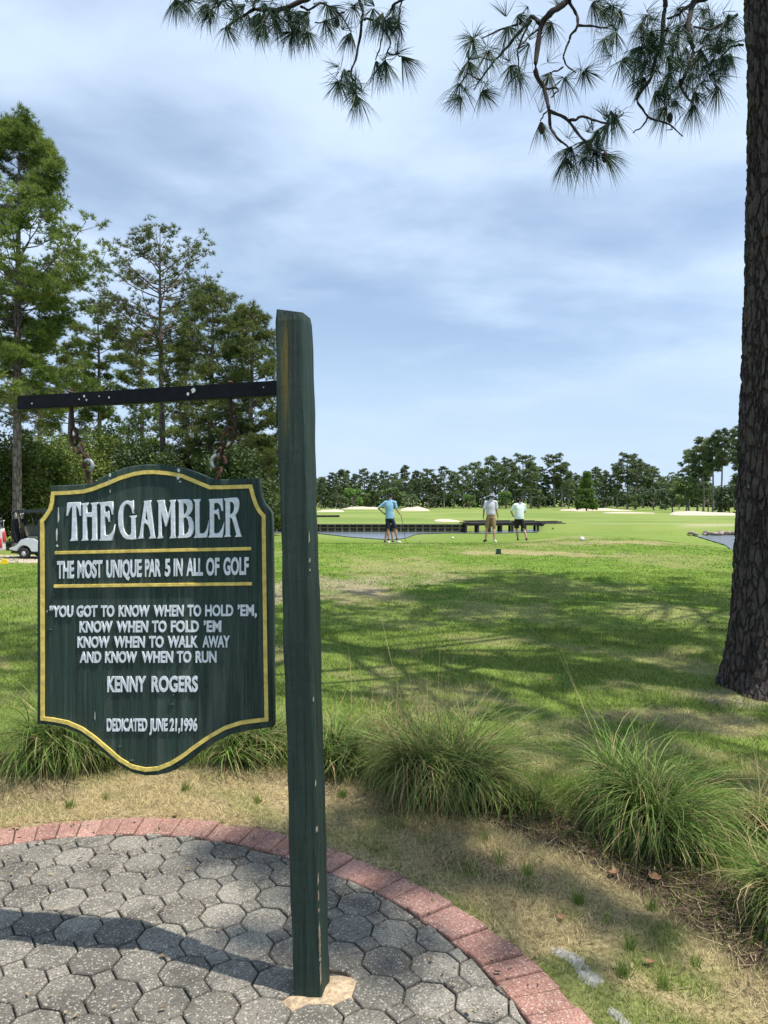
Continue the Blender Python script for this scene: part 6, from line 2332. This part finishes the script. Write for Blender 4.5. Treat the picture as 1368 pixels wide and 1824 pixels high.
# the golf club he leans on
p = ground_at(695, 967.5)
ps = p[1] / F_PX
top, bot = np.array(lp(714.6, 917.0, .07)), np.array(lp(723.2, 966.8, .02))
cl = thing('golf_club', 'dark golf club the man in blue leans on', 'golf club', blue_loc)
mb = MB()
mb.tube([bot, top + (bot - top) * .27], [.009, .011], 8)
mb.obj('shaft', M['shoe_black'], cl, True)
mb = MB()
mb.tube([top + (bot - top) * .27, top - (bot - top) * .02], [.011, .014], 8)
mb.obj('grip', M['darkgreen'], cl, True)
mb = MB()
mb.prism([(-.012, 0), (.045, -.004), (.105, .006), (.118, .030), (.108, .050), (.06, .040), (-.008, .020)], .022, Matrix.Translation(Vector(bot) + Vector((-.01, .011, -.012))) @ Matrix.Rotation(R(90), 4, 'X'))
mb.obj('club_head', M['shoe_black'], cl, False, .003)

# tee markers and odds and ends on the tee
def marker_ball(x, y, r, mat, label):
    p = ground_at(x, y)
    mb = MB()
    mb.ball((0, 0, r * .88), r, 20, 14)
    o = mb.obj('tee_marker', mat, None, True)
    o.location = (p[0], p[1], gz(p[0], p[1]))
    tag(o, label, 'tee marker', 'tee markers')
    mb = MB()
    mb.tube([(0, 0, -.08), (0, 0, .02)], .012, 8)
    mb.obj('spike', M['galv'], o)
    return o


marker_ball(806.5, 960, .085, M['whiteball'], 'white ball tee marker between the man in blue and the man in the hat')
marker_ball(1037, 963.5, .085, M['whiteball'], 'white ball tee marker on the bare patch right of the golfer in black shorts')
marker_ball(819.5, 945.5, .085, M['darkgreen'], 'dark ball tee marker on the tee edge left of the man in the hat')
marker_ball(988.5, 946.5, .085, M['darkgreen'], 'dark ball tee marker farther off, right of the golfer in black shorts')
p = ground_at(888, 987)
o = thing('tee_marker', 'dark green block tee marker with a teal side, nearest the camera', 'tee marker', (p[0], p[1], gz(p[0], p[1])), .5, 'tee markers')
mb = MB()
mb.box((0, 0, .075), (.12, .12, .15), None, .85)
mb.obj('block', M['darkgreen'], o, False, .008)
mb = MB()
mb.box((-.055, 0, .085), (.012, .08, .09))
mb.obj('badge', M['teal'], o, False, .003)
p = ground_at(748, 967)
o = thing('yardage_stone', 'small pale upright stake in the grass right of the club head', 'stake', (p[0], p[1], gz(p[0], p[1])))
mb = MB()
mb.box((0, 0, .06), (.055, .05, .14), None, .9)
mb.obj('stake', M['concrete'], o, False, .006)
mb = MB()
mb.box((0.0, 0, .134), (.062, .056, .012))
mb.obj('stake_cap', M['whiteball'], o, False, .003)
# yellow marker by the path
p = ground_at(7, 1005)
o = thing('course_marker', 'bright yellow wedge shaped marker on the grass beside the cart path', 'marker', (p[0], p[1], gz(p[0], p[1])), .4)
mb = MB()
mb.prism([(-.13, 0), (.13, 0), (.10, .17), (-.05, .19)], .16, Matrix.Translation((0, .08, 0)) @ Matrix.Rotation(R(90), 4, 'X'))
mb.obj('wedge', M['yellowplastic'], o, False, .012)
mb = MB()
mb.tube([(-.05, .0, 0.02), (-.05, .0, -.08)], .01, 6)
mb.obj('spike', M['galv'], o)

# ------------------------------------------------------------------ golf carts and bags
M['cartbody'] = plain('pale_cart_plastic', (0.60, 0.64, 0.68), 0.3, 0.04, 5, spec=.5)
M['blackplastic'] = plain('black_plastic', (0.018, 0.018, 0.020), 0.5, 0.2, 10)
M['roof'] = plain('dark_roof', (0.030, 0.033, 0.038), 0.45, 0.15, 6)
M['tyre'] = plain('tyre', (0.028, 0.026, 0.025), 0.9, 0.2, 20)
M['rim'] = plain('wheel_rim', (0.62, 0.63, 0.64), 0.35, 0.05, 20, metal=.2)
M['seat'] = plain('cart_seat', (0.13, 0.13, 0.11), 0.7, 0.1, 10)
M['bagblack'] = plain('black_bag', (0.016, 0.017, 0.026), 0.7, 0.3, 16)
M['bagred'] = plain('red_bag', (0.50, 0.05, 0.07), 0.7, 0.15, 16)
M['bagwhite'] = plain('white_bag', (0.68, 0.66, 0.66), 0.7, 0.08, 16)
M['olive'] = plain('olive_towel', (0.20, 0.19, 0.07), 0.9, 0.15, 20)
t = NT('windscreen')
M['glass'] = t.done((0.75, 0.80, 0.80), 0.04, None, 0, .5)
t.b.inputs['Transmission Weight'].default_value = 0.95
t.b.inputs['IOR'].default_value = 1.05


def cart(loc, rz, label):
    """x forward; rear axle at x = 0"""
    o = thing('golf_cart', label, 'golf cart', loc, rz, 'golf carts on the path')
    side = [(-.62, .40), (-.60, .34), (-.32, .30), (-.30, .30)] + [(.29 * math.cos(a), .23 + .29 * math.sin(a)) for a in [math.pi - .25 - (math.pi - .5) * i / 10 for i in range(11)]] + [(.32, .28), (1.28, .28)] + [(1.62 + .29 * math.cos(a), .23 + .29 * math.sin(a)) for a in [math.pi - .25 - (math.pi - .5) * i / 10 for i in range(11)]] + [(2.05, .34), (2.10, .55), (1.98, .78), (1.72, .92), (1.52, .90), (1.42, .62), (1.32, .44), (.62, .44), (.56, .70), (.40, .78), (.10, .80), (-.15, .72), (-.30, .52)]
    mb = MB()
    mb.prism(side, 1.16, Matrix.Translation((0, .58, 0)) @ Matrix.Rotation(R(90), 4, 'X'))
    mb.obj('body', M['cartbody'], o, False, .02)
    mb = MB()
    mb.box((.75, 0, .25), (2.65, 1.02, .08))
    mb.box((-.52, 0, .36), (.42, 1.12, .10))
    mb.obj('chassis', M['blackplastic'], o, False, .01)
    mb = MB()
    mb.box((.34, 0, .80), (.52, 1.08, .14))
    mb.box((.06, 0, 1.06), (.12, 1.06, .44), Matrix.Rotation(R(-12), 3, 'Y'))
    mb.obj('seat', M['seat'], o, False, .04)
    for x, y in ((0, .50), (0, -.50), (1.62, .48), (1.62, -.48)):
        mb = MB()
        a = [2 * math.pi * i / 28 for i in range(28)]
        prof_ = [(.10, -.09), (.17, -.095), (.200, -.075), (.208, -.04), (.208, .04), (.200, .075), (.17, .095), (.10, .09)]
        V = [(x + r_ * math.cos(q), y + w_, .208 + r_ * math.sin(q)) for (r_, w_) in prof_ for q in a]
        Fx = [(k * 28 + i, k * 28 + (i + 1) % 28, (k + 1) * 28 + (i + 1) % 28, (k + 1) * 28 + i) for k in range(7) for i in range(28)]
        mb.add(V, Fx)
        w = mb.obj('wheel', M['tyre'], o, True)
        mb = MB()
        sd = -1 if y < 0 else 1
        mb.tube([(x, y + sd * .02, .23), (x, y + sd * .085, .23)], [.125, .118], 24)
        mb.tube([(x, y + sd * .085, .23), (x, y + sd * .10, .23)], [.05, .04], 16)
        rim = mb.obj('rim', M['rim'], w)
        mb = MB()
        for k in range(6):
            q = 2 * math.pi * k / 6
            mb.ball((x + .085 * math.cos(q), y + sd * .086, .23 + .085 * math.sin(q)), (.022, .006, .022), 8, 6)
        mb.obj('rim_slots', M['blackplastic'], w)
    mb = MB()
    mb.prism([(-.46, 1.80), (-.40, 1.76), (1.62, 1.76), (1.74, 1.80), (1.62, 1.86), (.6, 1.90), (-.36, 1.87)], 1.16, Matrix.Translation((0, .58, 0)) @ Matrix.Rotation(R(90), 4, 'X'))
    mb.obj('roof', M['roof'], o, False, .02)
    for (x0, z0, x1, z1) in ((1.66, .90, 1.36, 1.78), (-.02, .80, -.22, 1.78)):
        for y in (-.52, .52):
            mb = MB()
            mb.tube([(x0, y, z0), (x1, y, z1)], .022, 8)
            mb.obj('roof_strut', M['blackplastic'], o, True)
    mb = MB()
    mb.box((1.50, 0, 1.36), (.012, 1.0, .80), Matrix.Rotation(R(-18), 3, 'Y'))
    mb.obj('windscreen', M['glass'], o)
    mb = MB()
    mb.tube([(1.50, -.25, .86), (1.22, -.25, 1.08)], .02, 8)
    mb.tube(ring_path((1.20, -.25, 1.09), (0, 1, 0), (.55, 0, .83), .17, .17), .014, 8, False)
    mb.obj('steering_wheel', M['blackplastic'], o, True)
    mb = MB()
    mb.tube([(-.30, -.50, .55), (-.44, -.50, 1.12), (-.44, .50, 1.12), (-.30, .50, .55)], .018, 8)
    mb.box((-.50, 0, .62), (.30, 1.06, .05))
    mb.obj('bag_rack', M['blackplastic'], o)
    return o


cz = lambda x, y: gz(x, y)
pc = at(58, 990, 28.8)
c1_ = cart((pc[0], pc[1], gz(pc[0], pc[1])), R(-6), 'pale golf cart parked on the path at the left edge, golf bags on its rear')
pc2 = at(74, 985, 32.0)
c2_ = cart((pc2[0], pc2[1], gz(pc2[0], pc2[1])), R(4), 'second golf cart parked behind the first, half hidden by the sign board')


def bag(loc, rz, lean, body, trim, label):
    o = thing('golf_bag', label, 'golf bag', loc, rz, 'golf bags on the carts')
    Mx = Matrix.Rotation(lean, 4, 'Y')

    def put(mb, name, mat, smooth=True):
        ob = mb.obj(name, mat, o, smooth)
        ob.data.transform(Mx)
        return ob
    mb = MB()
    mb.add(*loft([(0, 0, 0, .11, .12), (0, 0, .05, .125, .135), (0, 0, .45, .12, .13), (0, 0, .82, .125, .14), (0, 0, .86, .118, .13)], 20))
    put(mb, 'bag_body', body)
    mb = MB()
    mb.add(*loft([(-.11, 0, .10, .05, .09), (-.12, 0, .16, .065, .10), (-.12, 0, .42, .065, .10), (-.11, 0, .48, .04, .08)], 14))
    mb.add(*loft([(0, -.12, .30, .07, .04), (0, -.13, .36, .08, .05), (0, -.13, .66, .08, .05), (0, -.12, .72, .06, .03)], 14))
    put(mb, 'pocket', trim)
    mb = MB()
    mb.tube(ring_path((0, 0, .86), (1, 0, 0), (0, 1, 0), .122, .134), .016, 8, False)
    put(mb, 'bag_rim', M['blackplastic'])
    rs = random.Random(label)
    for k in range(7):
        mb = MB()
        x, y = rs.uniform(-.07, .07), rs.uniform(-.08, .08)
        h = rs.uniform(1.02, 1.22)
        mb.tube([(x, y, .7), (x * 1.3, y * 1.3, h)], .006, 6)
        if k < 3:
            mb.ball((x * 1.3 + .02, y * 1.3, h + .04), (.065, .045, .06), 12, 8)
        else:
            mb.box((x * 1.3 + .025, y * 1.3, h + .015), (.075, .02, .05))
        put(mb, 'club', M['blackplastic'] if k < 3 else M['rim'])
    return o


def on_cart(c, x, y, z):
    v = Matrix.Rotation(c.rotation_euler.z, 3, 'Z') @ Vector((x, y, z))
    return (c.location.x + v.x, c.location.y + v.y, c.location.z + v.z)


bag(on_cart(c1_, -.46, -.24, .645), R(-6), R(-8), M['bagblack'], M['bagblack'], 'black golf bag full of clubs strapped to the rear of the nearer cart')
bag(on_cart(c1_, -.42, .22, .645), R(-6), R(-6), M['bagblack'], M['olive'], 'dark golf bag with an olive towel coloured pocket on the nearer cart, farther side')
pb = at(4, 990, 27.9)
bag((pb[0], pb[1], gz(pb[0], pb[1]) + .36), R(80), R(-5), M['bagwhite'], M['bagred'], 'red and white golf bag at the very left edge of the photo')
pc3 = at(1, 985, 28.6)
cart((pc3[0] - .9, pc3[1] - .2, gz(pc3[0] - .9, pc3[1])), R(184), 'third golf cart almost wholly beyond the left edge, carrying the red and white bag')['label']

# a bird in the sky
pbird = at(364, 448, 60)
o = thing('bird', 'tiny dark bird in the sky to the right of the slender pine', 'bird', tuple(pbird))
mb = MB()
mb.add(*loft([(0, 0, -.10, .01, .01), (0, 0, -.06, .04, .04), (.01, 0, .02, .055, .05), (.03, 0, .09, .035, .035), (.05, 0, .13, .012, .012)], 12))
for s in (-1, 1):
    mb.add([(0, 0, .04), (s * .12, .04, .12), (s * .26, .10, .05), (s * .13, .05, -.02), (0, 0, -.04)], [(0, 1, 3, 4), (1, 2, 3)])
    mb.add([(0, .006, .04), (s * .12, .046, .12), (s * .26, .106, .05), (s * .13, .056, -.02), (0, .006, -.04)], [(4, 3, 1, 0), (3, 2, 1)])
mb.obj('bird_body', M['shoe_black'], o)
